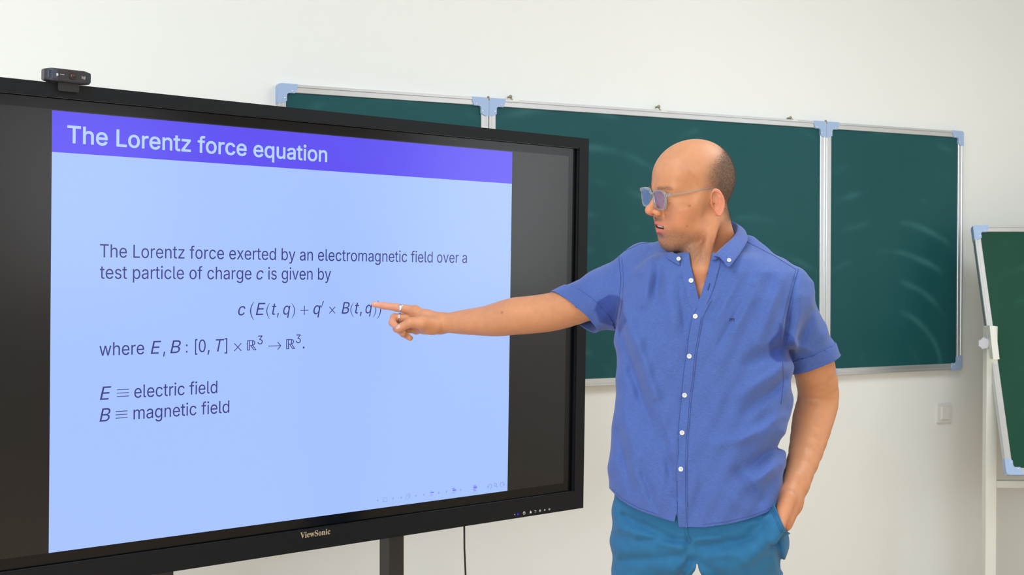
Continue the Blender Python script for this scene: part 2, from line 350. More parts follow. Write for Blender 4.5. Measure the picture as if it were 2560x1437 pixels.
 'o': '415;242,-8,207,-8,173,-8,143,0,117,16,91,33,71,56,56,85,41,114,34,149,34,187,34,227,41,262,56,291,71,321,91,343,117,360,143,376,173,384,207,384,242,384,273,376,299,360,325,343,345,321,359,291,374,262,381,227,381,187,381,149,374,114,359,85,345,56,325,33,299,16,273,0;182,46,207,46,233,46,254,53,270,66,287,79,299,96,307,117,315,139,319,162,319,187,319,213,315,236,307,258,299,280,287,297,270,310,254,323,233,330,207,330,182,330,161,323,145,310,129,297,116,280,108,258,100,237,96,213,96,187,96,162,100,139,108,117,116,96,129,79,145,66,161,53',
 'p': '424;73,-143,53,-143,53,31,53,205,53,379,72,379,92,379,112,379,112,359,112,339,112,319,114,319,116,319,118,319,123,327,129,336,137,346,145,356,157,365,171,373,186,381,205,384,229,384,261,384,289,376,313,361,337,345,356,322,370,293,383,263,390,229,390,189,390,149,383,114,370,84,356,55,337,32,313,16,289,0,261,-8,229,-8,206,-8,187,-4,173,4,158,12,146,21,138,31,130,42,123,51,118,59,117,59,115,59,114,59,114,-8,114,-76,114,-143,93,-143;197,47,220,47,244,47,263,53,279,66,295,78,308,95,316,117,324,138,328,162,328,189,328,216,324,240,316,261,308,282,296,299,280,311,264,324,244,330,220,330,197,330,177,324,161,312,145,300,133,284,125,263,117,242,113,217,113,189,113,161,117,136,125,115,133,94,146,77,162,65,178,53',
 'q': '424;372,31,372,-143,351,-143,331,-143,311,-143,311,-76,311,-8,311,59,309,59,308,59,306,59,302,51,295,42,287,31,278,21,267,12,252,4,238,-4,219,-8,195,-8,164,-8,136,0,111,16,87,32,68,55,55,84,41,114,34,149,34,189,34,229,41,263,55,293,69,322,88,345,112,361,136,376,164,384,196,384,219,384,238,381,253,373,268,365,279,356,287,346,296,336,302,327,307,319,309,319,311,319,313,319,313,339,313,359,313,379,332,379,352,379,372,379,372,205;181,47,205,47,227,47,247,53,263,65,279,77,291,94,299,115,308,136,312,161,312,189,312,217,308,242,300,263,292,284,279,300,263,312,247,324,228,330,205,330,181,330,161,324,145,311,129,299,116,282,108,261,100,240,96,216,96,189,96,162,100,138,109,117,117,95,129,78,145,66,161,53',
 'r': '259;73,0,53,0,53,126,53,253,53,379,72,379,92,379,112,379,112,360,112,340,112,321,113,321,114,321,115,321,122,340,135,355,152,367,170,379,190,385,213,385,218,385,223,385,229,384,235,384,240,384,243,384,243,363,243,343,243,322,242,323,237,323,230,324,223,325,215,326,207,326,189,326,173,322,159,315,145,307,134,297,126,284,118,270,114,255,114,237,114,158,114,79,114,0,93,0',
 's': '365;211,-8,182,-8,156,-8,133,-4,112,3,92,11,75,23,62,38,49,53,40,72,36,94,55,98,74,102,94,107,99,86,109,70,124,60,139,50,158,45,181,45,208,45,229,51,244,62,260,74,268,87,268,103,268,116,263,127,254,136,245,144,231,151,212,155,191,160,170,165,149,170,115,178,89,191,72,208,55,225,47,247,47,274,47,296,53,315,65,332,77,348,94,361,115,370,136,380,160,384,187,384,213,384,235,380,254,372,272,365,287,353,299,339,310,325,319,309,324,290,305,286,287,281,268,277,263,292,255,304,243,316,230,327,212,333,187,333,165,333,146,327,131,317,116,306,109,293,109,277,109,263,114,252,124,243,134,235,150,228,172,223,191,218,210,214,229,209,264,201,290,188,306,171,323,154,331,133,331,107,331,84,325,64,312,47,300,30,282,16,260,6,237,-3',
 't': '227;138,379,204,379,204,362,204,344,204,327,138,327,72,327,6,327,6,344,6,362,6,379,72,379;65,345,65,471,85,471,106,471,126,471,126,347,126,222,126,98,126,81,129,69,136,61,143,54,154,50,170,50,174,50,179,50,185,51,191,52,197,53,202,54,206,36,209,19,213,2,207,0,200,-2,192,-3,184,-4,176,-4,168,-4,136,-4,110,4,92,21,74,38,65,62,65,93,65,219',
 'u': '410;211,-5,182,-5,157,-5,134,0,115,11,95,21,80,37,69,59,58,80,53,107,53,139,53,219,53,299,53,379,73,379,93,379,114,379,114,301,114,222,114,144,114,114,121,91,137,75,152,58,173,50,200,50,218,50,235,54,249,62,264,70,275,81,283,97,292,112,296,131,296,153,296,228,296,304,296,379,316,379,337,379,357,379,357,253,357,126,357,0,337,0,318,0,298,0,298,31,298,61,298,92,301,92,304,92,307,92,295,57,279,32,257,17,235,2',
 'v': '389;184,0,163,0,114,126,66,253,17,379,40,379,62,379,84,379,111,305,138,230,165,155,174,132,181,110,187,87,193,64,199,42,206,21,198,21,191,21,184,21,191,42,197,64,203,87,209,110,216,132,224,155,251,230,278,305,305,379,327,379,349,379,371,379,323,253,275,126,226,0,205,0',
 'w': '567;158,0,138,0,99,126,61,253,23,379,44,379,66,379,87,379,103,324,118,269,133,214,140,191,147,165,154,137,161,108,168,76,175,41,172,41,168,41,165,41,172,75,179,106,186,135,193,163,199,190,206,214,221,269,237,324,252,379,273,379,295,379,316,379,332,324,347,269,362,214,368,190,375,164,382,136,388,107,395,76,402,41,399,41,395,41,391,41,399,75,406,107,413,135,420,164,427,190,434,214,449,269,465,324,480,379,502,379,523,379,545,379,506,253,468,126,429,0,409,0,389,0,368,0,352,57,335,114,319,172,314,189,309,207,305,225,300,243,295,261,291,280,286,299,281,318,277,338,281,338,286,338,291,338,286,319,281,299,277,280,272,261,267,243,263,225,258,206,253,189,248,172,231,114,215,57,199,0,178,0',
 'x': '379;44,0,21,0,71,73,121,145,171,218,171,202,171,187,171,171,124,240,76,310,29,379,52,379,76,379,100,379,116,355,132,330,147,306,160,287,170,270,179,253,188,237,198,221,207,206,197,206,186,206,175,206,185,221,194,237,202,253,211,270,221,287,233,306,249,330,266,355,282,379,305,379,328,379,352,379,304,309,256,239,209,169,209,184,209,199,209,214,258,143,308,71,358,0,334,0,310,0,287,0,268,28,249,57,231,85,219,103,209,120,200,136,191,152,182,167,173,182,183,182,194,182,205,182,195,167,186,152,178,136,170,120,160,103,148,85,129,57,110,28,91,0,68,0',
 'y': '389;51,-140,47,-139,52,-121,57,-103,61,-86,65,-86,68,-87,71,-87,83,-90,94,-91,104,-89,114,-87,122,-82,130,-74,138,-66,145,-53,151,-36,155,-24,159,-13,163,-1,114,126,66,252,17,379,40,379,62,379,84,379,111,305,138,230,165,155,174,132,181,109,187,87,193,64,199,42,206,21,198,21,191,21,184,21,190,42,196,64,202,87,209,110,216,132,224,155,251,230,278,305,305,379,327,379,349,379,371,379,316,234,260,88,204,-58,196,-78,187,-94,177,-107,166,-120,153,-129,139,-136,125,-142,109,-145,91,-145,81,-145,72,-144,65,-143,57,-142',
 'z': '380;141,0,42,0,42,15,42,30,42,46,112,137,183,228,254,320,254,321,254,322,254,323,185,323,117,323,48,323,48,342,48,361,48,379,143,379,238,379,333,379,333,363,333,347,333,331,264,241,195,150,126,60,126,59,126,58,126,56,197,56,268,56,339,56,339,38,339,19,339,0,240,0',
 'ℝ': '480;104,0,65,0,65,160,65,320,65,480,123,480,181,480,239,480,296,480,338,468,365,446,392,424,406,393,406,352,406,322,398,297,383,276,368,256,347,240,320,230,370,153,420,77,469,0,426,0,382,0,338,0,296,71,253,142,210,213,201,213,191,213,181,213,181,142,181,71,181,0,143,0;101,172,101,36,116,36,131,36,146,36,146,172,146,308,146,444,131,444,116,444,101,444,101,308;181,314,181,248,212,248,244,248,275,248,275,314,275,379,275,444,244,444,212,444,181,444,181,379;311,319,311,260,327,268,340,278,351,291,361,305,367,325,367,352,367,377,362,395,353,408,343,421,329,430,311,436,311,377;320,95,357,35,373,35,390,35,406,35,367,96,328,158,289,220,275,217,262,215,248,214,284,154',
 '§V': '428;218,-13,212,-13,156,118,100,250,44,381,37,397,30,410,22,420,15,430,3,436,-14,439,-14,444,-14,450,-14,455,61,455,136,455,211,455,211,450,211,444,211,439,190,439,175,436,166,432,157,428,152,420,152,410,152,403,155,392,161,378,194,300,226,221,259,143,288,221,318,299,348,377,352,390,355,400,355,409,355,420,350,428,342,432,333,436,319,438,299,439,299,444,299,450,299,455,347,455,394,455,442,455,442,450,442,444,442,439,428,439,417,435,408,427,400,420,391,405,382,383,331,251,281,119,230,-13,224,-13',
 '§i': '198;115,362,101,362,86,362,74,367,65,376,55,386,50,398,50,412,50,427,55,439,65,449,74,458,86,463,101,463,115,463,127,458,137,449,146,439,151,427,151,412,151,398,146,386,136,376,126,367;72,0,18,0,18,5,18,11,18,16,32,17,41,20,45,26,50,31,52,41,52,56,52,121,52,186,52,252,52,268,50,279,47,285,43,290,34,293,20,293,20,299,21,305,21,310,63,310,106,310,148,310,148,225,148,141,148,56,148,42,150,32,154,26,158,20,167,17,180,16,180,11,180,5,180,0,126,0',
 '§e': '301;208,-10,154,-10,128,-10,105,-3,85,10,64,24,49,43,37,69,25,94,19,123,19,157,19,188,26,216,38,240,50,265,66,284,87,298,108,311,131,318,157,318,196,318,226,306,249,280,271,255,283,219,283,173,283,171,283,168,283,166,227,166,172,166,117,166,118,84,145,42,199,42,226,42,249,57,270,86,275,81,280,77,285,73,252,17;116,196,116,192,145,192,173,192,201,192,201,200,201,207,201,215,201,243,199,264,193,277,187,290,177,297,161,297,131,297,116,266,116,203,116,200',
 '§w': '435;128,-10,122,-10,87,81,52,173,17,265,14,273,10,280,6,284,2,289,-4,292,-11,293,-11,299,-11,305,-11,310,39,310,89,310,138,310,138,305,138,299,138,293,129,293,123,292,120,289,116,287,114,282,114,276,114,273,115,269,116,266,116,262,118,257,120,253,135,211,151,169,167,127,181,163,196,199,211,235,208,245,204,256,201,266,197,277,194,285,190,288,186,292,179,294,168,295,168,300,168,305,168,310,220,310,271,310,323,310,323,305,323,299,323,293,305,293,296,287,296,276,296,274,296,272,296,269,297,266,297,264,298,262,310,222,323,181,336,141,351,179,367,218,382,256,385,263,387,270,387,275,387,282,384,286,380,289,375,291,367,293,356,295,356,300,356,305,356,310,386,310,415,310,445,310,445,305,445,300,445,295,436,294,429,291,425,284,421,278,416,269,412,258,376,169,340,79,304,-10,299,-10,294,-10,289,-10,267,59,245,128,223,197,195,128,167,59,140,-10,134,-10',
 '§S': '390;49,-11,43,-11,43,45,43,102,43,158,49,158,56,158,62,158,73,109,90,73,111,50,133,26,162,15,197,15,222,15,242,22,257,36,271,50,279,68,279,89,279,119,261,142,225,160,204,170,183,180,163,191,124,210,95,231,77,253,59,274,50,301,50,332,50,359,56,383,67,403,79,423,95,438,115,449,136,460,159,466,185,466,198,466,213,465,229,461,246,458,263,454,282,448,286,447,289,446,291,446,294,445,297,445,300,445,311,445,318,452,320,466,327,466,333,466,339,466,339,417,339,368,339,319,334,319,328,319,322,319,316,344,306,366,293,385,281,404,265,418,248,429,231,439,213,445,194,445,171,445,153,439,140,426,126,414,120,399,120,380,120,363,125,348,137,336,149,325,166,314,189,303,210,293,232,283,253,273,281,260,302,247,317,233,333,219,344,204,350,188,356,172,359,154,359,133,359,104,352,79,339,58,325,36,306,20,281,8,256,-4,226,-10,192,-10,181,-10,170,-9,158,-8,147,-6,136,-3,126,1,114,5,105,8,98,9,91,11,87,12,85,12,77,12,72,10,69,7,66,4,63,-2,61,-11,55,-11',
 '§o': '336;198,-10,169,-10,139,-10,113,-3,90,11,68,26,50,45,38,70,25,95,19,123,19,154,19,186,25,214,38,239,50,264,68,283,90,297,113,311,139,318,168,318,197,318,223,311,245,298,268,284,285,264,298,240,311,215,317,186,317,154,317,122,311,93,298,69,285,44,268,25,245,11,223,-3;150,11,169,11,187,11,201,21,209,39,213,48,216,62,217,81,219,101,220,125,220,154,220,213,216,252,208,271,199,289,186,299,169,299,149,299,136,289,128,271,121,251,117,213,117,154,117,125,118,101,120,82,121,62,124,48,128,39,136,21',
 '§n': '381;72,0,18,0,18,5,18,11,18,16,31,17,40,20,45,26,50,31,52,41,52,56,52,122,52,187,52,253,52,267,50,277,46,284,41,290,32,294,19,294,19,300,19,305,19,310,62,310,105,310,148,310,148,296,148,282,148,267,172,301,204,318,243,318,301,318,330,283,330,212,330,160,330,108,330,56,330,42,333,32,337,26,342,20,350,17,363,16,363,11,363,5,363,0,310,0,256,0,202,0,202,5,202,11,202,16,204,16,205,16,207,16,226,16,235,29,235,56,235,109,235,163,235,217,235,235,233,249,229,258,225,267,216,271,203,271,182,271,163,259,148,235,148,175,148,116,148,56,148,42,150,32,154,26,158,20,167,17,180,16,180,11,180,5,180,0,126,0',
 '§c': '293;208,-10,156,-10,130,-10,107,-3,87,11,66,25,50,44,38,68,26,92,19,119,19,150,19,182,26,211,40,237,54,262,72,282,96,297,119,312,146,319,175,319,207,319,232,312,250,298,268,284,277,267,277,245,277,233,274,223,266,215,259,208,249,204,236,204,210,204,196,220,196,251,196,254,196,258,197,261,197,265,197,268,197,271,197,288,188,297,169,297,131,297,112,260,112,187,112,139,120,102,137,76,154,51,176,38,204,38,228,38,250,49,271,72,276,68,280,64,285,60,251,13',
}
# ---------------------------------------------------------------- room
WY = 3.795                      # front face of the chalkboard wall
XL, XR, YB, ZT = -2.8, 5.6, -4.1, 3.15
def struct(name, lo, hi, m):
    return tag(box(name, lo, hi, m), kind='structure')
struct('wall_back', (XL - .15, WY, 0), (XR + .15, WY + .15, ZT), M_wall)
struct('wall_left', (XL - .15, YB, 0), (XL, WY, ZT), M_side)
struct('wall_right', (XR, YB, 0), (XR + .15, WY, ZT), M_side)
struct('wall_front', (XL - .15, YB - .15, 0), (XR + .15, YB, ZT), M_side)
struct('floor', (XL - .15, YB - .15, -.1), (XR + .15, WY + .15, 0), M_floor)
struct('ceiling', (XL - .15, YB - .15, ZT), (XR + .15, WY + .15, ZT + .1), M_ceil)
struct('baseboard_back', (XL, WY - .015, 0), (XR, WY, .08), M_base)

# ---------------------------------------------------------------- wall chalkboard (three hinged panels)
BW, BH = 2.925, 1.0
b0 = W(np.array([-0.73977, 3.82589, -0.40652 + CAMZ]))
ROOTB = frame((b0[0], WY, b0[2]), (1, 0, 0), (0, 1, 0), (0, 0, 1))
FY = b0[1] - WY                 # local y of the front face (negative)
chalk = empty('chalkboard', ROOTB, 'wide green chalkboard of three framed panels on the wall behind the man', 'chalkboard')
FR = 0.026
def board_panel(parent, x0, x1, z0, z1, m, yf, depth, capmask='1111', cap_m=M_cap):
    """writing panel with aluminium rails, corner caps and rivets; x0..x1, z0..z1 outer size"""
    pan = box('writing_panel', (x0 + .008, yf + .006, z0 + .008), (x1 - .008, yf + depth - .002, z1 - .008), m, parent)
    def rail(ax, a, b, c0, c1, out):
        bm = bmesh.new()
        if ax == 'x':
            add_box(bm, (a, yf, c0), (b, yf + depth, c1))
            zc = c1 - .009 if out > 0 else c0 + .009
            add_box(bm, (a + .02, yf - .003, min(zc, zc + out * .009)), (b - .02, yf + .001, max(zc, zc + out * .009)))
        else:
            add_box(bm, (c0, yf, a), (c1, yf + depth, b))
            xc = c1 - .009 if out > 0 else c0 + .009
            add_box(bm, (min(xc, xc + out * .009), yf - .003, a + .02), (max(xc, xc + out * .009), yf + .001, b - .02))
        bm_obj('frame_rail', bm, M_alu, pan, bevel=.0012, seg=1)
    rail('x', x0, x1, z1 - FR, z1, 1)
    rail('x', x0, x1, z0, z0 + FR, -1)
    rail('z', z0 + FR, z1 - FR, x0, x0 + FR, -1)
    rail('z', z0 + FR, z1 - FR, x1 - FR, x1, 1)
    L = .062
    for k, (sx, sz) in enumerate(((-1, 1), (1, 1), (-1, -1), (1, -1))):
        cx, cz = (x0 if sx < 0 else x1), (z1 if sz > 0 else z0)
        e, r, w = .0015, .012, FR + .002
        pts = []
        for i in range(6):
            a = math.pi / 2 * i / 5
            pts.append((-e + r - r * math.sin(a), -e + r - r * math.cos(a)))
        pts = pts[::1]
        out = [(L, -e)] + pts + [(-e, L), (w * .5, L * .97), (w, L * .86)]
        for i in range(5):
            a = math.pi / 2 * i / 4
            out.append((w + .008 - .008 * math.cos(a), w + .008 - .008 * math.sin(a)))
        out += [(L * .86, w), (L * .97, w * .5)]
        poly = [(cx - sx * u, cz - sz * v) for u, v in out]
        bm = bmesh.new()
        add_prism(bm, poly, yf - .0035, yf + depth + .001, 'XZ')
        cap = bm_obj('corner_cap', bm, cap_m, pan, bevel=.0008, seg=1)
        for (u, v) in ((L * .72, w * .78), (w * .78, L * .72)):
            bm = bmesh.new()
            c = (cx - sx * u, yf - .0035, cz - sz * v)
            bmesh.ops.create_uvsphere(bm, u_segments=10, v_segments=6, radius=.0032, matrix=Matrix.Translation(c) @ Matrix.Diagonal((1, .6, 1, 1)))
            bm_obj('rivet', bm, M_rivet, pan, smooth=True)
    return pan
splits = (0, BW * .25, BW * .75, BW)
for i in range(3):
    g = .0012
    board_panel(chalk, splits[i] + g, splits[i + 1] - g, 0, BH, M_board, FY, -FY - .002)
# hinge pins on top of the frame joints and hooks screwed into the wall
for x in (splits[1], splits[2]):
    bm = bmesh.new()
    add_cyl(bm, (x, FY - .001, BH - .008), (x, FY - .001, BH + .003), .0032, n=12)
    bmesh.ops.create_uvsphere(bm, u_segments=10, v_segments=6, radius=.0048, matrix=Matrix.Translation((x, FY + .003, BH + .003)))
    bm_obj('hinge_pin', bm, M_brass, chalk, smooth=True)
def wall_xz(px, py, yy):
    """world X, Z where the photo ray meets the plane Y = yy"""
    d = RCW @ ray(px, py)
    t = yy / d[1]
    return d[0] * t, d[2] * t + CAMZ
for px, py in ((1274, 242), (1644, 267), (1973, 295)):
    x, z = wall_xz(px, py, WY - .012)
    x -= b0[0]; z -= b0[2]
    bm = bmesh.new()
    add_box(bm, (x + .004, FY - .0045, BH - .006), (x + .028, FY + .004, BH + .003))
    bm_obj('hook_bracket', bm, M_rivet, chalk)
    bm = bmesh.new()
    add_cyl(bm, (x, -.001, z), (x, -.018, z), .0035, n=10)
    bmesh.ops.create_uvsphere(bm, u_segments=12, v_segments=8, radius=.0062, matrix=Matrix.Translation((x, -.02, z)) @ Matrix.Diagonal((1, .5, 1, 1)))
    add_tube(bm, [(x, -.02, z - .004), (x + .004, -.021, z - .012), (x + .01, FY, BH - .004)], .0022, 8)
    bm_obj('hanging_hook', bm, M_brass, chalk, smooth=True)

# ---------------------------------------------------------------- light switch
x, z = wall_xz(2362.5, 1032, WY - .01)
sw = empty('light_switch', Matrix.Translation((x, WY, z)), 'white square rocker light switch on the wall right of the man', 'light switch')
bm = bmesh.new(); add_prism(bm, rounded_rect(.081, .081, .006), -.009, -.0005, 'XZ')
bm_obj('switch_plate', bm, M_white_pl, sw, bevel=.0015)
bm = bmesh.new()
add_prism(bm, [(-.02, -.026), (.022, -.026), (.022, .026), (-.02, .026)], -.0145, -.008, 'XZ')
for v in bm.verts:
    if v.co.z > 0 and v.co.y < -.01: v.co.y -= .003
rk = bm_obj('rocker', bm, M_white_pl, sw, bevel=.001)

# ---------------------------------------------------------------- mobile reversible chalkboard on a white stand
zt, zb = 4.9, 4.9 / 1.0765
TL, BL = P(2431, 564, zt), P(2517, 1186, zb)
ez = TL - BL; HB2 = float(np.linalg.norm(ez)); ez /= HB2
ex = np.array([1.0, 0, 0]); ey = np.cross(ez, ex)          # ey points away from the camera
RB = frame(W(BL), W(ex), W(ey), W(ez))

# stand
postx = P(2474, 1100, 4.72)
base_c = np.array([postx[0], 4.72, 0])
RS = frame(W(base_c), W((1, 0, 0)), W((0, 1, 0)), (0, 0, 1))
std = empty('mobile_chalkboard', RS, 'tilted bright green chalkboard turning in a white stand at the right edge', 'chalkboard')
pan2 = board_panel(std, 0, 1.5, 0, HB2, M_board2, 0, .022)
pan2.matrix_local = RS.inverted() @ RB
ztop = P(2474, 815, 4.72)[2]
for xo in (0, 1.62):
    box('post', (xo - .021, -.02, .04), (xo + .021, .02, ztop), M_whitepaint, std, bevel=.002)
    box('foot', (xo - .02, -.32, .03), (xo + .02, .32, .07), M_whitepaint, std, bevel=.003)
    for yy in (-.29, .29):
        bm = bmesh.new(); add_cyl(bm, (xo - .012, yy, .026), (xo + .012, yy, .026), .026, n=20)
        bm_obj('caster', bm, M_dark, std)
zc = P(2520, 1207, 4.74)[2]
box('crossbar', (.021, -.012, zc - .014), (1.599, .012, zc + .014), M_whitepaint, std, bevel=.002)
# pivot bracket (leans with the board) and clamp knob
def stl(px, py, y):
    p = P(px, py, y)
    return (p[0] - base_c[0], p[1] - base_c[1], p[2])
a, b_, c_, d_ = stl(2474, 814, 4.66), stl(2489, 815, 4.66), stl(2499, 898, 4.62), stl(2483, 898, 4.62)
bm = bmesh.new()
f1 = [bm.verts.new(q) for q in (a, b_, c_, d_)]
f2 = [bm.verts.new((q[0] + .002, q[1] + .035, q[2])) for q in (a, b_, c_, d_)]
bm.faces.new(f1); bm.faces.new(f2[::-1])
for i in range(4):
    bm.faces.new((f1[i], f1[(i + 1) % 4], f2[(i + 1) % 4], f2[i]))
bm_obj('pivot_bracket', bm, M_whitepaint, std, bevel=.002)
k = stl(2463, 858, 4.70)
bm = bmesh.new()
n = 56
pr = [((.024 + .0018 * math.cos(7 * 2 * math.pi * i / n)) * math.cos(2 * math.pi * i / n), (.024 + .0018 * math.cos(7 * 2 * math.pi * i / n)) * math.sin(2 * math.pi * i / n)) for i in range(n)]
add_prism(bm, pr, 0, .022, 'XY')
kd = Vector((-.55, -.8, 0)).normalized()
q = kd.to_track_quat('Z', 'Y').to_matrix().to_4x4()
for v in bm.verts:
    if v.co.z > .01: v.co.x *= .85; v.co.y *= .85
bmesh.ops.transform(bm, matrix=Matrix.Translation(Vector(k)) @ q, verts=bm.verts)
add_cyl(bm, Vector(k) - kd * .02, Vector(k) + kd * .002, .008, n=16)
bm_obj('clamp_knob', bm, M_knob, std, bevel=.002)

# ---------------------------------------------------------------- interactive display
TO = np.array([-0.97213579, 2.53656159, -0.59193262 + CAMZ])
TU = np.array([0.77653848, 0.63003555, -0.00657191])
TV = np.array([0.01276408, -0.00530211, 0.99990448])
TN = np.cross(TU, TV)                                    # towards the viewer
SW_, SH_ = 1.2373, 0.928
def slide_of(px, py):
    d = ray(px, py)
    o = TO - np.array([0, 0, CAMZ])
    t = o @ TN / (d @ TN)
    q = d * t - o
    return float(q @ TU), float(q @ TV)
# local frame of the display: x along the width, y away from the viewer, z up; origin bottom centre
OC = TO + TU * (SW_ / 2) + TV * (-.0765)
RT = frame(W(OC), W(TU), W(-TN), W(TV))
tv = empty('interactive_display', RT, 'large black-bezelled touch screen showing the Lorentz force slide', 'screen')
X0, X1, Z0, Z1 = -.2713 - SW_ / 2, 1.5093 - SW_ / 2, 0, .984 + .0765
IX0, IX1, IZ0, IZ1 = -.236 - SW_ / 2, 1.474 - SW_ / 2, .0506, .955 + .0765
def lx(s): return s - SW_ / 2
def lz(h): return h + .0765
D0 = -.012                                                # bezel front
def frame_ring(name, o, i, y0, y1, m, parent, bevel=.002):
    bm = bmesh.new()
    (ox0, ox1, oz0, oz1), (ix0, ix1, iz0, iz1) = o, i
    A = [(ox0, oz0), (ox1, oz0), (ox1, oz1), (ox0, oz1)]
    B = [(ix0, iz0), (ix1, iz0), (ix1, iz1), (ix0, iz1)]
    va0 = [bm.verts.new((x, y0, z)) for x, z in A]; vb0 = [bm.verts.new((x, y0, z)) for x, z in B]
    va1 = [bm.verts.new((x, y1, z)) for x, z in A]; vb1 = [bm.verts.new((x, y1, z)) for x, z in B]
    for k in range(4):
        j = (k + 1) % 4
        bm.faces.new((va0[k], va0[j], vb0[j], vb0[k]))
        bm.faces.new((va1[k], vb1[k], vb1[j], va1[j]))
        bm.faces.new((va0[k], va1[k], va1[j], va0[j]))
        bm.faces.new((vb0[k], vb0[j], vb1[j], vb1[k]))
    return bm_obj(name, bm, m, parent, bevel=bevel)
frame_ring('bezel', (X0, X1, Z0, Z1), (IX0, IX1, IZ0, IZ1), D0, .045, M_black, tv)
box('rear_housing', (X0 + .03, .046, Z0 + .03), (X1 - .03, .082, Z1 - .03), M_dark, tv, bevel=.004)
frame_ring('chrome_inner_strip', (IX0 - .0008, IX1 + .0008, IZ0 - .0008, IZ1 + .0008), (IX0 + .0012, IX1 - .0012, IZ0 + .0012, IZ1 - .0012), -.0085, -.003, M_chrome, tv, bevel=.0003)
box('glass_border', (IX0 + .0013, .002, IZ0 + .0013), (IX1 - .0013, .03, IZ1 - .0013), M_margin, tv)
M_panel = emis('unlit_panel_area', srgb(34, 34, 38), 0.12, rough=.2, base=srgb(13, 14, 16), spec=.5)
box('panel_area', (lx(-.2063), .0008, lz(0)), (lx(1.4436), .003, lz(.9305)), M_panel, tv)
M_slide = emis('slide_background', srgb(163, 193, 255), 1.0, rough=.2)
M_title = emis('slide_title_bar', srgb(82, 66, 238), 1.0, rough=.2)
M_navy = emis('slide_navy_text', srgb(46, 50, 126), 1.0, rough=.2)
M_pale = emis('slide_pale_text', srgb(178, 208, 250), 1.0, rough=.2)
M_nav = emis('slide_navigation_symbols', srgb(136, 160, 244), 1.0, rough=.2)
M_nav2 = emis('slide_navigation_symbols_bold', srgb(116, 126, 238), 1.0, rough=.2)
slide = box('slide', (lx(0), .0004, lz(0)), (lx(SW_), .001, lz(SH_)), M_slide, tv)
box('title_bar', (lx(0), .00005, lz(.8413)), (lx(SW_), .0004, lz(SH_)), M_title, slide)

# lettering from stored outlines
from mathutils.geometry import delaunay_2d_cdt
_gc = {}
def glyph_parts(ch):
    """advance and closed outlines (polylines) of one glyph"""
    if ch in _gc: return _gc[ch]
    f = GLYPHS[ch].split(';')
    out = []
    for s in f[1:]:
        p = np.array(list(map(int, s.split(','))), float).reshape(-1, 3, 2) / 1000
        pts = []
        for i in range(len(p)):
            a0, a1, a2, a3 = p[i, 1], p[i, 2], p[(i + 1) % len(p), 0], p[(i + 1) % len(p), 1]
            straight = np.linalg.norm(a1 - a0 - (a3 - a0) / 3) < .004 and np.linalg.norm(a2 - a0 - (a3 - a0) * 2 / 3) < .004
            for t in ([0.0] if straight else np.arange(5) / 5):
                pts.append((1 - t) ** 3 * a0 + 3 * (1 - t) ** 2 * t * a1 + 3 * (1 - t) * t * t * a2 + t ** 3 * a3)
        q = [pts[0]]
        for x in pts[1:]:
            if np.linalg.norm(x - q[-1]) > .0008: q.append(x)
        if np.linalg.norm(q[0] - q[-1]) < .0008: q.pop()
        out.append(np.array(q))
    _gc[ch] = (int(f[0]) / 1000, out)
    return _gc[ch]
_mc = {}
def glyph_mesh(ch, off):
    """(advance, verts 2-D, faces) of one glyph, filled by non-zero winding; off thickens the strokes"""
    key = (ch, off)
    if key in _mc: return _mc[key]
    adv, cs = glyph_parts(ch)
    vs, es = [], []
    for c in cs:
        b = len(vs)
        vs += [Vector((float(x), float(y))) for x, y in c]
        es += [(b + i, b + (i + 1) % len(c)) for i in range(len(c))]
    r = delaunay_2d_cdt(vs, es, [], 0, 1e-5)
    V = np.array([(v.x, v.y) for v in r[0]])
    F = []
    for f in r[2]:
        q = V[list(f)].mean(0)
        w = 0
        for c in cs:
            A, B = c, np.roll(c, -1, 0)
            cr = (B[:, 0] - A[:, 0]) * (q[1] - A[:, 1]) - (q[0] - A[:, 0]) * (B[:, 1] - A[:, 1])
            w += np.sum((A[:, 1] <= q[1]) & (B[:, 1] > q[1]) & (cr > 0)) - np.sum((A[:, 1] > q[1]) & (B[:, 1] <= q[1]) & (cr < 0))
        if w != 0: F.append(tuple(f))
    if off > 0:
        V = list(map(tuple, V))
        for c in cs:
            for A, B in zip(c, np.roll(c, -1, 0)):
                t = (B - A) / max(np.linalg.norm(B - A), 1e-9); nn = np.array([-t[1], t[0]]) * off
                b = len(V)
                V += [tuple(A - nn - t * off * .4), tuple(B - nn + t * off * .4), tuple(B + nn + t * off * .4), tuple(A + nn - t * off * .4)]
                F.append((b, b + 1, b + 2, b + 3))
        V = np.array(V)
    _mc[key] = (adv, V, F)
    return _mc[key]
CAP = float(max(glyph_parts('T')[1][0][:, 1]))
def text_geo(txt, x0, x1, base, cap, off=0.0, shear=0.0, serif=False):
    """lay txt so that its ink runs from x0 to x1 on the given baseline with capitals cap high"""
    k = cap / CAP
    V, F, pen = [], [], 0.0
    n = 0
    for ch in txt:
        if ch == ' ':
            pen += .2 if not serif else .16
            continue
        adv, v, f = glyph_mesh(('§' + ch) if serif else ch, max(off, 0))
        v = v + np.array([pen, 0])
        V.append(v); F += [tuple(i + n for i in t) for t in f]
        n += len(v); pen += adv
    V = np.vstack(V)
    V[:, 0] += shear * V[:, 1]
    kx = (x1 - x0) / np.ptp(V[:, 0])
    return np.stack([x0 + (V[:, 0] - V[:, 0].min()) * kx, base + V[:, 1] * k], 1), F
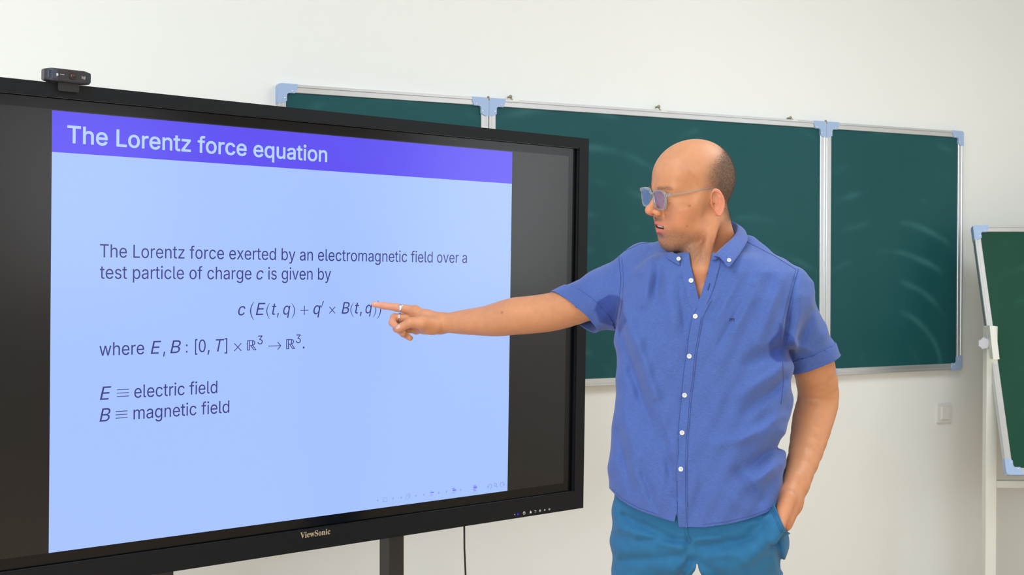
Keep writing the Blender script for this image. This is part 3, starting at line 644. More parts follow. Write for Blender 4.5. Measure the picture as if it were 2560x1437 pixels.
class Flat:
    def __init__(s): s.V, s.F = [], []
    def add(s, V, F):
        n = len(s.V)
        s.V += [tuple(v) for v in V]; s.F += [tuple(i + n for i in f) for f in F]
        return s
    def poly(s, pts): return s.add(pts, [tuple(range(len(pts)))])
    def stroke(s, pts, w):
        for a, b in zip(pts[:-1], pts[1:]):
            a, b = np.array(a, float), np.array(b, float)
            t = (b - a) / max(np.linalg.norm(b - a), 1e-9); nn = np.array([-t[1], t[0]]) * w / 2
            s.poly([a - nn - t * w * .3, b - nn + t * w * .3, b + nn + t * w * .3, a + nn - t * w * .3])
        return s
    def obj(s, name, y, m, parent, lift=.0003):
        V = [(lx(a), y, lz(b)) for a, b in s.V]
        o = mesh_obj(name, V, s.F, m, parent)
        md = o.modifiers.new('s', 'SOLIDIFY'); md.thickness = lift; md.offset = 0
        return o
def S(px, py): return slide_of(px, py)[0]
FL = Flat()
FL.add(*text_geo('The Lorentz force equation', S(168, 330), S(818, 390), .8632, .0355, off=.012))
FL.obj('title_lettering', -.00015, M_pale, slide)
IT = .21
B1, B2, BE, BWH, B5, B6 = .6228, .5768, .4934, .4112, .3160, .2690
CP = .0285
def word(name, items, parent=slide):
    fl = Flat()
    for it in items:
        txt, pl, pr, pyy, base = it[:5]
        sh = IT if (len(it) > 5 and 'i' in it[5]) else 0
        cp = it[6] if len(it) > 6 else CP
        fl.add(*text_geo(txt, S(pl, pyy), S(pr, pyy), base, cp, off=(-.004 if 'l' in (it[5] if len(it) > 5 else '') else 0.0), shear=sh))
    return fl
word('a', [('The Lorentz force exerted by an electromagnetic field over a', 249.8, 1167.4, 640, B1)]).obj('text_line', -.0001, M_navy, slide)
word('a', [('test particle of charge', 249.6, 628.5, 690, B2), ('c', 641, 658.7, 690, B2, 'i'), ('is given by', 670.5, 827.4, 690, B2)]).obj('text_line', -.0001, M_navy, slide)
eq = word('a', [('c', 595.3, 613.6, 780, BE, 'i'), ('E', 639.6, 663, 775, BE, 'i'), ('t', 680, 690.8, 775, BE, 'i'), (',', 693, 697, 780, BE),
                ('q', 708, 725.7, 775, BE, 'i'), ('q', 783.5, 801.6, 775, BE, 'i'), ('B', 854.2, 873.8, 775, BE, 'i'), ('t', 887.5, 897.6, 775, BE, 'i'), (',', 900, 904.5, 780, BE), ('q', 913.6, 930, 775, BE, 'i')])
def paren(fl, px0, px1, pt, pb, right, w=.0022):
    s0, ht = slide_of(px0, pt); s1, hb = slide_of(px1, pb)
    x0, x1 = S(px0, (pt + pb) / 2), S(px1, (pt + pb) / 2)
    pts_o, pts_i = [], []
    for i in range(13):
        t = -1 + 2 * i / 12
        bul = 1 - t * t
        ww = w * (.35 + .65 * (1 - t * t))
        x = (x1 - bul * (x1 - x0)) if not right else (x0 + bul * (x1 - x0))
        z = (ht + hb) / 2 + t * (ht - hb) / 2
        pts_o.append((x, z)); pts_i.append((x + (ww if not right else -ww), z))
    n0 = len(fl.V)
    fl.add(pts_o + pts_i, [(i, i + 1, 14 + i, 13 + i) for i in range(12)])
paren(eq, 625, 634.5, 754, 800, False, .0028); paren(eq, 666, 673.7, 757.5, 797, False); paren(eq, 729, 737.7, 757.5, 796, True)
paren(eq, 876, 884, 756, 792.5, False); paren(eq, 933, 940.5, 756, 793, True); paren(eq, 944, 952.8, 750.7, 796, True, .0028)
def cross(fl, px, py, r, w=.0018, plus=False):
    s, h = slide_of(px, py)
    if plus: fl.stroke([(s - r, h), (s + r, h)], w).stroke([(s, h - r), (s, h + r)], w)
    else: fl.stroke([(s - r, h - r), (s + r, h + r)], w).stroke([(s - r, h + r), (s + r, h - r)], w)
cross(eq, 761, 775.5, .0105, plus=True); cross(eq, 830.5, 775, .0075)
s0, h0 = slide_of(803, 769); s1, h1 = slide_of(808.5, 752.5)
eq.poly([(s0 - .0006, h0), (s0 + .0006, h0), (s1 + .0016, h1), (s1 - .0012, h1)])
eq.obj('equation', -.0001, M_navy, slide)
wl = word('a', [('where', 248.4, 360.3, 880, BWH), ('E', 376.8, 402.6, 870, BWH, 'i'), (',', 408, 413, 885, BWH), ('B', 425.7, 452, 870, BWH, 'i'), (':', 465, 468.8, 870, BWH, '', CP * .93),
                ('[', 487.8, 493.3, 870, BWH, '', CP * 1.0), ('0', 497, 514, 870, BWH), (',', 519, 524, 880, BWH), ('T', 539, 560.5, 870, BWH, 'i'), (']', 561.5, 568, 870, BWH, '', CP * 1.0),
                ('ℝ', 617.8, 641.6, 865, BWH, '', CP * .88), ('3', 644, 656.7, 850, BWH + .0135, '', .0205), ('ℝ', 715.6, 738.2, 860, BWH, '', CP * .88), ('3', 740, 752, 848, BWH + .0135, '', .0205), ('.', 757, 761.3, 870, BWH)])
cross(wl, 594.5, 867.5, .0085)
s0, h0 = slide_of(671, 865); s1 = S(702, 864)
wl.stroke([(s0, h0), (s1, h0)], .0018).stroke([(s1 - .008, h0 + .0085), (s1 - .003, h0 + .003), (s1, h0)], .0018).stroke([(s1 - .008, h0 - .0085), (s1 - .003, h0 - .003), (s1, h0)], .0018)
wl.obj('text_line', -.0001, M_navy, slide)
for (a, b, c, d, t, p0, p1, bs, py) in ((249.8, 278, 292.8, 321.5, 'electric field', 335.7, 543, B5, 987), (248.8, 276, 289.5, 318, 'magnetic field', 333.8, 573, B6, 1042)):
    fl = word('a', [('E' if bs == B5 else 'B', a, b, py, bs, 'i'), (t, p0, p1, py, bs)])
    for kk in (-1, 0, 1):
        z = bs + .0125 + kk * .0073
        fl.stroke([(S(c, py), z), (S(d, py), z)], .0016)
    fl.obj('text_line', -.0001, M_navy, slide)
# navigation symbols
nav = Flat(); nb = Flat()
def tri(px, py, d, r=.0032):
    s, h = slide_of(px, py)
    nav.poly([(s + d * r, h), (s - d * r * .6, h + r), (s - d * r * .6, h - r)])
for px, py, d in ((944, 1250.5, -1), (982.7, 1246, 1), (1003, 1243.7, -1), (1040, 1238.5, 1), (1060, 1236, -1), (1096.7, 1231.8, 1), (1116, 1229, -1), (1151.5, 1224, 1)):
    tri(px, py, d)
def rect_o(px, py, w, h_, dx=0, dy=0, t=.0009):
    s, h = slide_of(px, py); s += dx; h += dy
    nav.stroke([(s - w, h - h_), (s + w, h - h_), (s + w, h + h_), (s - w, h + h_), (s - w, h - h_)], t)
rect_o(963, 1248.8, .0055, .0048, t=.0012)
rect_o(1018, 1243, .0045, .004)
for q in (1, 2):
    s, h = slide_of(1018, 1243); dq = q * .0024
    nav.stroke([(s - .0045 + dq, h + .004 + dq - .0024), (s - .0045 + dq, h + .004 + dq), (s + .0045 + dq, h + .004 + dq), (s + .0045 + dq, h - .004 + dq), (s + .0045 + dq - .0024, h - .004 + dq)], .0009)
def bars(px, py, spec, tgt):
    s, h = slide_of(px, py)
    for dx, dz, w, t, bold in spec:
        (nb if bold else nav).stroke([(s + dx - w, h + dz), (s + dx + w, h + dz)], t)
bars(1079, 1233.6, ((-.002, .0065, .004, .0012, 0), (.0015, .003, .0042, .003, 1), (-.0015, -.002, .004, .0012, 0), (.001, -.0055, .0045, .0012, 0)), 0)
bars(1134.6, 1226.6, ((-.0015, .0065, .004, .002, 1), (.0015, .0015, .0042, .005, 1), (-.0015, -.0045, .004, .0012, 0), (.0005, -.0065, .0045, .0012, 0)), 0)
bars(1187.4, 1220, ((-.001, .0075, .004, .0018, 1), (.0005, .002, .0042, .006, 1), (-.0015, -.004, .004, .0018, 1), (.0005, -.0075, .0042, .0018, 1)), 0)
def arc(px, py, r, a0, a1, w=.0018):
    s, h = slide_of(px, py)
    nav.stroke([(s + r * math.cos(math.radians(a0 + (a1 - a0) * i / 14)), h + r * math.sin(math.radians(a0 + (a1 - a0) * i / 14))) for i in range(15)], w)
    return s, h
s, h = arc(1224.7, 1215.8, .0065, -80, 190); nav.poly([(s - .0105, h + .001), (s - .0025, h + .001), (s - .0062, h - .005)])
s, h = arc(1238.5, 1211.5, .0042, 0, 360); nav.stroke([(s + .003, h - .003), (s + .0075, h - .009)], .002)
s, h = arc(1255, 1211, .0065, 260, -10); nav.poly([(s + .0105, h + .001), (s + .0025, h + .001), (s + .0062, h - .005)])
tag(nav.obj('navigation_symbols', -.0001, M_nav, slide), kind='stuff')
tag(nb.obj('navigation_symbols', -.0001, M_nav2, slide), kind='stuff')
# maker's lettering and front controls on the lower bezel
fl = Flat(); z0 = (-.0420 - .0349) / 2 - .0055
fl.add(*text_geo('ViewSonic', .5895, .6722, z0, .0152, off=.004, serif=True))
fl.obj('brand_lettering', D0 - .0002, M_logo, tv, lift=.0006)
bz = -.0655
M_led = emis('blue_status_led', (0.02, 0.02, 1.0, 1), .45, base=(0, 0, .1, 1))
bm = bmesh.new(); add_cyl(bm, (lx(slide_of(1287.5, 1282)[0]), D0 + .001, lz(bz)), (lx(slide_of(1287.5, 1282)[0]), D0 - .001, lz(bz)), .0032, n=16)
bm_obj('status_light', bm, M_led, tv)
M_icon = mat('white_button_print', srgb(225, 225, 225), .4)
def icon(px, kind):
    s = slide_of(px, 1276)[0]; h = bz
    fl = Flat()
    ring = lambda r, w, a0=0, a1=360: fl.stroke([(s + r * math.cos(math.radians(a0 + (a1 - a0) * i / 16)), h + r * math.sin(math.radians(a0 + (a1 - a0) * i / 16))) for i in range(17)], w)
    if kind == 'power': ring(.0035, .0013, 110, 430); fl.stroke([(s, h + .001), (s, h + .0048)], .0012)
    elif kind == 'home': fl.poly([(s - .003, h - .003), (s + .003, h - .003), (s + .003, h + .0005), (s, h + .0042), (s - .003, h + .0005)])
    elif kind == 'back': ring(.0024, .001, -90, 90); fl.stroke([(s - .003, h + .0024), (s, h + .0024)], .0012); fl.stroke([(s - .002, h - .0024), (s, h - .0024)], .001)
    elif kind == 'gear': ring(.0022, .002)
    elif kind == 'minus': ring(.0014, .0018); fl.stroke([(s + .002, h + .0005), (s + .004, h + .0005)], .0009)
    elif kind == 'plus': ring(.002, .0015); fl.stroke([(s + .002, h + .0005), (s + .0045, h + .0005)], .0009)
    elif kind == 'dot': ring(.0008, .0012)
    fl.obj('control_button', D0 - .0002, M_icon, tv, lift=.0006)
for px, kd_ in ((1280, 'dot'), (1303.5, 'power'), (1319.5, 'home'), (1331.5, 'back'), (1343, 'gear'), (1354.5, 'minus'), (1366, 'plus')):
    icon(px, kd_)

# display stand: two box posts on a wheeled base
SO = OC.copy(); SO[2] = 0
RD = frame(W(SO), W((TU[0] / math.hypot(TU[0], TU[1]), TU[1] / math.hypot(TU[0], TU[1]), 0)), W((-TN[0] / math.hypot(TN[0], TN[1]), -TN[1] / math.hypot(TN[0], TN[1]), 0)), (0, 0, 1))
ds = empty('display_stand', RD, 'black steel stand with two square posts under the big screen', 'stand')
RDi = RD.inverted()
def on_stand_plane(px, py, yl):
    """local x at which the photo ray meets the plane y = yl of the stand"""
    d = Vector(RCW @ ray(px, py)); o = Vector((0, 0, CAMZ))
    dl = RDi.to_3x3() @ d; ol = RDi @ o
    t = (yl - ol.y) / dl.y
    return (ol + dl * t)
yp = .10
pr_ = on_stand_plane(1010, 1400, yp).x
pl_ = on_stand_plane(973, 1400, yp).x
depth = 0.0
for dd in np.linspace(.02, .15, 80):
    if on_stand_plane(948, 1400, yp + dd).x <= pl_: depth = dd
depth = depth or .05
wpost = pr_ - pl_
zunder = (OC[2])
for x0 in (pl_, -pl_ - wpost):
    box('post', (x0, yp, .12), (x0 + wpost, yp + depth, zunder + .55), M_dark, ds, bevel=.002)
box('mounting_rail', (-pr_, yp - .012, zunder + .35), (pr_, yp - .001, zunder + .43), M_dark, ds)
box('base_beam', (-pr_ - .02, yp, .08), (pr_ + .02, yp + depth, .12), M_dark, ds)
for x0 in (pl_, -pl_ - wpost):
    box('foot', (x0, yp - .34, .07), (x0 + wpost, yp + .34, .12), M_dark, ds, bevel=.004)
    for yy in (yp - .31, yp + .31):
        bm = bmesh.new(); add_cyl(bm, (x0 + wpost / 2 - .014, yy, .036), (x0 + wpost / 2 + .014, yy, .036), .035, n=20)
        bm_obj('caster', bm, M_cable, ds)

# power cable hanging from the display
c0, c1, c2 = P(1160.5, 1290, 3.38), P(1161, 1370, 3.39), P(1164, 1437, 3.40)
bm = bmesh.new()
pts = [c0, c1, c2] + [np.array([c2[0] + .003 * k + .012 * math.sin(k * .35), c2[1] + .004 * k + .10 * max(0, k / 22 - .85), max(.006, c2[2] - .042 * k)]) for k in range(1, 27)]
tvb = W(c0)
add_tube(bm, [Vector(W(q) - tvb) for q in pts], .0028, 8)
cab = bm_obj('power_cable', bm, M_cable, smooth=True)
cab.location = tvb
tag(cab, 'thin black cable hanging below the big screen to the floor', 'cable')

# ---------------------------------------------------------------- webcam clipped on top of the display
M_cam = mat('webcam_black_plastic', srgb(46, 48, 58), .35)
M_camf = mat('webcam_gloss_face', srgb(38, 34, 36), .22)
M_teal = mat('webcam_end_cap', srgb(30, 44, 52), .35)
M_print = mat('webcam_grey_print', srgb(170, 180, 182), .4)
wc0 = TO + TU * .026 + TV * .984
RW = frame(W(wc0), W(TU), W(-TN), W(TV))
wc = empty('webcam', RW, 'small black webcam with a round lens clipped on top of the screen', 'webcam')
def wbody(x0, x1, z0, z1, y0, y1, r=.004):
    bm = bmesh.new()
    add_prism(bm, rounded_rect(x1 - x0, z1 - z0, r, 5, (x0 + x1) / 2, (z0 + z1) / 2), y0, y1, 'XZ')
    return bm
# barrel: slightly rounded in plan
bm = bmesh.new()
xs = np.linspace(-.0475, .0475, 25)
rings = []
for x in xs:
    e = max(0, abs(x) - .030) / .0175
    yf = -.026 + .012 * e * e
    hz = .0137 - .0022 * e * e
    pr = rounded_rect(yf * -1 + .004, 2 * hz, .004, 3, (yf + .004) / 2, 0)
    rings.append([bm.verts.new((x, u, .0155 + v)) for u, v in pr])
for A, B in zip(rings[:-1], rings[1:]):
    for k in range(len(A)):
        bm.faces.new((A[k], A[(k + 1) % len(A)], B[(k + 1) % len(A)], B[k]))
bm.faces.new(rings[0]); bm.faces.new(rings[-1][::-1])
bm_obj('camera_body', bm, M_cam, wc, smooth=False)
bm_obj('face_plate', wbody(-.0215, .0345, .004, .0265, -.0275, -.024), M_camf, wc, bevel=.0006)
bm_obj('end_cap', wbody(.0355, .0462, .0045, .026, -.0225, -.0150, .003), M_teal, wc, bevel=.0006)
bm = bmesh.new()
add_cyl(bm, (.006, -.0275, .0152), (.006, -.0295, .0152), .0078, .0072, 28)
bm_obj('lens_ring', bm, M_cable, wc)
bm = bmesh.new()
bmesh.ops.create_uvsphere(bm, u_segments=20, v_segments=10, radius=.0046, matrix=Matrix.Translation((.006, -.0292, .0152)) @ Matrix.Diagonal((1, .45, 1, 1)))
bm_obj('lens', bm, mat('lens_glass', srgb(60, 30, 30), .05), wc, smooth=True)
# microphone grille: raised grid of fine ribs on the left end
bm = bmesh.new()
for i in range(7):
    x = -.0425 + i * .0024
    add_box(bm, (x, -.0272, .0075), (x + .0007, -.018, .0245))
for i in range(7):
    z = .0075 + i * .0027
    add_box(bm, (-.0425, -.0268, z), (-.0268, -.018, z + .0008))
bm_obj('microphone_grille', bm, mat('grille_grey', srgb(78, 86, 104), .4), wc)
bm = bmesh.new()
bmesh.ops.create_uvsphere(bm, u_segments=12, v_segments=8, radius=.0028, matrix=Matrix.Translation((-.0248, -.0262, .0152)) @ Matrix.Diagonal((1, .4, 1.15, 1)))
bm_obj('indicator_light', bm, M_print, wc, smooth=True)
V, F = text_geo('logi', .0255, .0330, .0122, .0058, off=.02)
o = mesh_obj('logo_lettering', [(a, -.0277, b) for a, b in V], F, M_print, wc)
o.modifiers.new('s', 'SOLIDIFY').thickness = .0003
bm = bmesh.new()
for i in range(5): add_box(bm, (-.0195 + i * .0018, -.0278, .0160 - i * .0001), (-.0183 + i * .0018, -.0274, .0172))
bm_obj('small_print', bm, M_print, wc)
bm_obj('clip', wbody(-.0205, .0235, -.0165, .006, -.0185, -.0125, .003), M_cable, wc, bevel=.0008)
bm = bmesh.new(); add_box(bm, (-.034, -.012, .0005), (.0225, .05, .005))
bm_obj('clip_arm', bm, M_cable, wc, bevel=.001)
# ================================================================ the man: signed-distance sculpting
f32 = np.float32
def smin(a, b, k):
    h = np.clip(0.5 + 0.5 * (b - a) / k, 0, 1)
    return b + (a - b) * h - k * h * (1 - h)
def smax(a, b, k): return -smin(-a, -b, k)
def sphere(p, c, r):
    return np.sqrt((p[0] - c[0]) ** 2 + (p[1] - c[1]) ** 2 + (p[2] - c[2]) ** 2) - r
def ellip(p, c, r, ax=None):
    q = [p[0] - c[0], p[1] - c[1], p[2] - c[2]]
    if ax is not None:
        q = [q[0] * a[0] + q[1] * a[1] + q[2] * a[2] for a in ax]
    k0 = np.sqrt((q[0] / r[0]) ** 2 + (q[1] / r[1]) ** 2 + (q[2] / r[2]) ** 2)
    k1 = np.sqrt((q[0] / r[0] ** 2) ** 2 + (q[1] / r[1] ** 2) ** 2 + (q[2] / r[2] ** 2) ** 2)
    return k0 * (k0 - 1.0) / np.maximum(k1, 1e-6)
def cone(p, a, b, ra, rb, w=None, k=1.0):
    """round cone from a to b; if w is given the section is k times wider along the unit vector w"""
    a = np.asarray(a, float); b = np.asarray(b, float)
    q = [p[0] - a[0], p[1] - a[1], p[2] - a[2]]
    d = b - a
    if w is not None:
        w = np.asarray(w, float); w = w - d * (w @ d) / (d @ d); w = w / np.linalg.norm(w)
        qw = q[0] * w[0] + q[1] * w[1] + q[2] * w[2]
        s = qw * (1 - 1 / k)
        q = [q[0] - s * w[0], q[1] - s * w[1], q[2] - s * w[2]]
    t = np.clip((q[0] * d[0] + q[1] * d[1] + q[2] * d[2]) / (d @ d), 0, 1)
    return np.sqrt((q[0] - t * d[0]) ** 2 + (q[1] - t * d[1]) ** 2 + (q[2] - t * d[2]) ** 2) - (ra + (rb - ra) * t)
def smooth_path(pts, rs, m=3):
    q = np.column_stack([np.array(pts, float), np.array(rs, float)]); out = []
    for i in range(len(q) - 1):
        p0, p1, p2, p3 = q[max(i - 1, 0)], q[i], q[i + 1], q[min(i + 2, len(q) - 1)]
        for u in np.arange(m) / m:
            out.append(.5 * ((2 * p1) + (p2 - p0) * u + (2 * p0 - 5 * p1 + 4 * p2 - p3) * u * u + (3 * p1 - p0 - 3 * p2 + p3) * u ** 3))
    out.append(q[-1]); out = np.array(out)
    return [v[:3] for v in out], [float(v[3]) for v in out]
def chain(p, pts, rs, w=None, k=1.0, kk=.01):
    d = None
    if kk < 0:
        pts, rs, kk = smooth_path(pts, rs) + (-kk,)
    for i in range(len(pts) - 1):
        e = cone(p, pts[i], pts[i + 1], rs[i], rs[i + 1], w, k)
        d = e if d is None else smin(d, e, kk)
    return d

def surface_nets(fn, xs, ys, zs):
    """mesh the zero set of fn over a rectilinear grid: verts (N,3), quads (M,4) facing outwards"""
    nx, ny, nz = len(xs), len(ys), len(zs)
    # coarse pass to find where the surface is
    st = 5
    def sub(a):
        i = list(range(0, len(a), st))
        if i[-1] != len(a) - 1: i.append(len(a) - 1)
        return i
    ix, iy, iz = sub(xs), sub(ys), sub(zs)
    G = np.meshgrid(xs[ix], ys[iy], zs[iz], indexing='ij')
    C = fn([g.astype(f32) for g in G])
    big = np.full((nx, ny, nz), 1.0, f32)
    for a in range(len(ix) - 1):
        for b in range(len(iy) - 1):
            col = C[a:a + 2, b:b + 2, :]
            m = np.abs(col).min(axis=(0, 1))
            sg = col.max(axis=(0, 1))
            cell = np.minimum(m[:-1], m[1:])
            diag = math.sqrt((xs[ix[a + 1]] - xs[ix[a]]) ** 2 + (ys[iy[b + 1]] - ys[iy[b]]) ** 2 + (zs[iz[1]] - zs[iz[0]]) ** 2)
            act = cell < diag * 2.0
            inside = (np.maximum(sg[:-1], sg[1:]) < 0) & ~act
            sl = (slice(ix[a], ix[a + 1] + 1), slice(iy[b], iy[b + 1] + 1))
            for k in np.nonzero(inside)[0]:
                big[sl + (slice(iz[k], iz[k + 1] + 1),)] = -1.0
            k = 0
            A = np.nonzero(act)[0]
            runs = np.split(A, np.nonzero(np.diff(A) > 1)[0] + 1) if len(A) else []
            for r in runs:
                z0, z1 = iz[r[0]], iz[r[-1] + 1]
                todo.append((sl[0].start, sl[0].stop, sl[1].start, sl[1].stop, z0, z1 + 1))
    # evaluate the active columns in batches
    pts_idx = []
    for (x0, x1, y0, y1, z0, z1) in todo:
        pts_idx.append((x0, x1, y0, y1, z0, z1))
    mask = np.zeros((nx, ny, nz), bool)
    for (x0, x1, y0, y1, z0, z1) in pts_idx:
        mask[x0:x1, y0:y1, z0:z1] = True
    todo.clear()
    I, J, K = np.nonzero(mask)
    B = 1500000
    for s in range(0, len(I), B):
        i, j, k = I[s:s + B], J[s:s + B], K[s:s + B]
        big[i, j, k] = fn([xs[i].astype(f32), ys[j].astype(f32), zs[k].astype(f32)])
    big[big == 0] = 1e-7
    neg = big < 0
    # cells with a sign change
    c = neg[:-1, :-1, :-1].astype(np.int8)
    c = c + neg[1:, :-1, :-1] + neg[:-1, 1:, :-1] + neg[1:, 1:, :-1] + neg[:-1, :-1, 1:] + neg[1:, :-1, 1:] + neg[:-1, 1:, 1:] + neg[1:, 1:, 1:]
    ci = np.nonzero((c > 0) & (c < 8))
    idx = np.full(c.shape, -1, np.int32)
    idx[ci] = np.arange(len(ci[0]))
    acc = np.zeros((len(ci[0]), 3)); cnt = np.zeros(len(ci[0]))
    corners = [(a, b, d) for a in (0, 1) for b in (0, 1) for d in (0, 1)]
    coords = (xs, ys, zs)
    for ax in range(3):
        for a, b in ((0, 0), (0, 1), (1, 0), (1, 1)):
            o0 = [0, 0, 0]; oth = [q for q in range(3) if q != ax]
            o0[oth[0]], o0[oth[1]] = a, b
            o1 = list(o0); o1[ax] = 1
            v0 = big[ci[0] + o0[0], ci[1] + o0[1], ci[2] + o0[2]]
            v1 = big[ci[0] + o1[0], ci[1] + o1[1], ci[2] + o1[2]]
            m = (v0 < 0) != (v1 < 0)
            t = v0[m] / (v0[m] - v1[m])
            for q in range(3):
                A = coords[q][ci[q][m] + o0[q]]; Bq = coords[q][ci[q][m] + o1[q]]
                acc[m, q] += A + (Bq - A) * t
            cnt[m] += 1
    V = acc / cnt[:, None]
    Fs = []
    for ax in range(3):
        sl0 = [slice(None)] * 3; sl1 = [slice(None)] * 3
        sl0[ax] = slice(None, -1); sl1[ax] = slice(1, None)
        oth = [q for q in range(3) if q != ax]
        ch = neg[tuple(sl0)] != neg[tuple(sl1)]
        for q in oth:
            s_ = [slice(None)] * 3; s_[q] = slice(1, -1)
            ch = ch[tuple(s_)]
        e = list(np.nonzero(ch))
        for q in oth: e[q] = e[q] + 1
        s = neg[tuple(e)]
        u, v = oth
        def cell(du, dv):
            w = [x.copy() for x in e]
            w[u] -= du; w[v] -= dv
            return idx[tuple(w)]
        q4 = np.stack([cell(1, 1), cell(0, 1), cell(0, 0), cell(1, 0)], 1)
        flip = s if ax != 1 else ~s
        q4[~flip] = q4[~flip][:, ::-1]
        Fs.append(q4)
    F = np.vstack(Fs)
    F = F[(F >= 0).all(1)]
    return V, F
todo = []

def nets(fn, lo, hi, h):
    return surface_nets(fn, np.arange(lo[0], hi[0] + h, h), np.arange(lo[1], hi[1] + h, h), np.arange(lo[2], hi[2] + h, h))

def np_mesh(name, V, F, smooth=True):
    me = bpy.data.meshes.new(name)
    V = np.asarray(V, f32); F = np.asarray(F, np.int32)
    k = F.shape[1]
    me.vertices.add(len(V)); me.vertices.foreach_set('co', V.ravel())
    me.loops.add(F.size); me.loops.foreach_set('vertex_index', F.ravel())
    me.polygons.add(len(F)); me.polygons.foreach_set('loop_start', np.arange(0, F.size, k, dtype=np.int32))
    me.polygons.foreach_set('use_smooth', np.full(len(F), smooth))
    me.update(calc_edges=True)
    me.validate()
    return me
def vcol(me, name, arr):
    """per-vertex colour attribute (N,3)"""
    a = me.color_attributes.new(name, 'FLOAT_COLOR', 'POINT')
    q = np.ones((len(me.vertices), 4), f32); q[:, :3] = arr
    a.data.foreach_set('color', q.ravel())
def tri(F):
    return np.vstack([F[:, [0, 1, 2]], F[:, [0, 2, 3]]]) if F.shape[1] == 4 else F
def clip(V, F, s):
    """keep the part of a triangle mesh where s <= 0, cutting edges exactly"""
    V = list(map(tuple, V)) if False else V
    ins = s <= 0
    n = ins[F].sum(1)
    keep = F[n == 3]
    newV = [V]; newS = [s]; base = len(V); cache = {}
    extra = []; out = []
    def cut(a, b):
        key = (a, b) if a < b else (b, a)
        if key not in cache:
            t = s[key[0]] / (s[key[0]] - s[key[1]])
            cache[key] = base + len(extra)
            extra.append(V[key[0]] + (V[key[1]] - V[key[0]]) * t)
        return cache[key]
    for f in F[(n == 1) | (n == 2)]:
        for r in range(3):
            a, b, c = f[r], f[(r + 1) % 3], f[(r + 2) % 3]
            if ins[a] and not ins[b] and not ins[c]:
                out.append((a, cut(a, b), cut(a, c))); break
            if ins[a] and ins[b] and not ins[c]:
                x, y = cut(b, c), cut(a, c)
                out.append((a, b, x)); out.append((a, x, y)); break
    V2 = np.vstack([V, np.array(extra).reshape(-1, 3)])
    F2 = np.vstack([keep, np.array(out, int).reshape(-1, 3)])
    used = np.unique(F2)
    mp = np.full(len(V2), -1); mp[used] = np.arange(len(used))
    return V2[used], mp[F2]
def vnormals(V, F):
    n = np.zeros_like(V)
    a, b, c = V[F[:, 0]], V[F[:, 1]], V[F[:, 2]]
    fn_ = np.cross(b - a, c - a)
    for i in range(3): np.add.at(n, F[:, i], fn_)
    return n / np.maximum(np.linalg.norm(n, axis=1, keepdims=True), 1e-12)
def seg_d(px, py, a, b):
    ax_, ay = a; bx, by = b
    dx, dy = bx - ax_, by - ay
    t = np.clip(((px - ax_) * dx + (py - ay) * dy) / (dx * dx + dy * dy), 0, 1)
    return np.hypot(px - ax_ - t * dx, py - ay - t * dy), t
def poly_sd(px, py, poly):
    """signed distance to a polygon, negative inside"""
    d = np.full(px.shape, 1e9); ins = np.zeros(px.shape, bool)
    n = len(poly)
    for i in range(n):
        a, b = poly[i], poly[(i + 1) % n]
        d = np.minimum(d, seg_d(px, py, a, b)[0])
        cond = ((a[1] > py) != (b[1] > py))
        xx = (b[0] - a[0]) * (py - a[1]) / ((b[1] - a[1]) if abs(b[1] - a[1]) > 1e-9 else 1e-9) + a[0]
        ins ^= cond & (px < xx)
    return np.where(ins, -d, d)
def sstep(x, a, b):
    t = np.clip((x - a) / (b - a), 0, 1)
    return t * t * (3 - 2 * t)

# ---- body frame: the man stands 2.65 m away, turned a little to the picture's left
BYAW = math.radians(18)
BL_ = np.array([math.cos(BYAW), -math.sin(BYAW), 0])      # towards his left hand
BF_ = np.array([-math.sin(BYAW), -math.cos(BYAW), 0])     # the way his chest faces
ZB = 2.66
PX = lambda px, z=ZB: (px - 1280) / FPX * z
def zat(py, z=ZB): return P(1750, py, z)[2]
# torso outline of the shirt read off the photograph: y pixel -> left, right pixel, front and back half depth
TROWS = [(600, 1700, 1840, .070, .080), (640, 1625, 1905, .092, .100), (680, 1585, 1965, .108, .112), (740, 1556, 1985, .122, .120), (800, 1546, 1985, .130, .122),
         (860, 1543, 1978, .133, .122), (920, 1547, 1974, .132, .118), (990, 1546, 1971, .131, .115), (1060, 1540, 1960, .134, .113),
         (1110, 1534, 1953, .137, .114), (1170, 1530, 1950, .140, .118), (1230, 1531, 1950, .140, .122), (1320, 1538, 1950, .138, .124)]
_rz = np.array([zat(r[0]) for r in TROWS])[::-1]
def _arr(k): return np.array([r[k] for r in TROWS], float)[::-1]
_bf, _bb = _arr(3), _arr(4)
_cx = (PX(_arr(1)) + PX(_arr(2))) / 2
_hw = (PX(_arr(2)) - PX(_arr(1))) / 2
_bm_ = (_bf + _bb) / 2
_ha = np.sqrt(np.maximum(_hw ** 2 - (_bm_ * math.sin(BYAW)) ** 2, .02 ** 2)) / math.cos(BYAW)
def torso(p, grow=0.0, n=2.35):
    z = p[2]
    cx = np.interp(z, _rz, _cx).astype(f32); a = np.interp(z, _rz, _ha).astype(f32) + grow
    bf = np.interp(z, _rz, _bf).astype(f32) + grow; bb = np.interp(z, _rz, _bb).astype(f32) + grow
    dx, dy = p[0] - cx, p[1] - ZB
    u = dx * BL_[0] + dy * BL_[1]; v = dx * BF_[0] + dy * BF_[1]
    b = np.where(v > 0, bf, bb)
    r = (np.abs(u / a) ** n + np.abs(v / b) ** n) ** (1 / n)
    d = (r - 1) * np.minimum(a, b) * .85
    return smax(d, z - zat(632) - grow, .02)

# joints (C frame)
shR, elR, wrR = P(1606, 700, 2.77), P(1318, 788, 2.90), P(1100, 807, 2.985)
shL, elL, wrL = P(1972, 748, 2.62), P(2046, 985, 2.76), P(1988, 1225, 2.60)
neckC = P(1766, 612, 2.68)
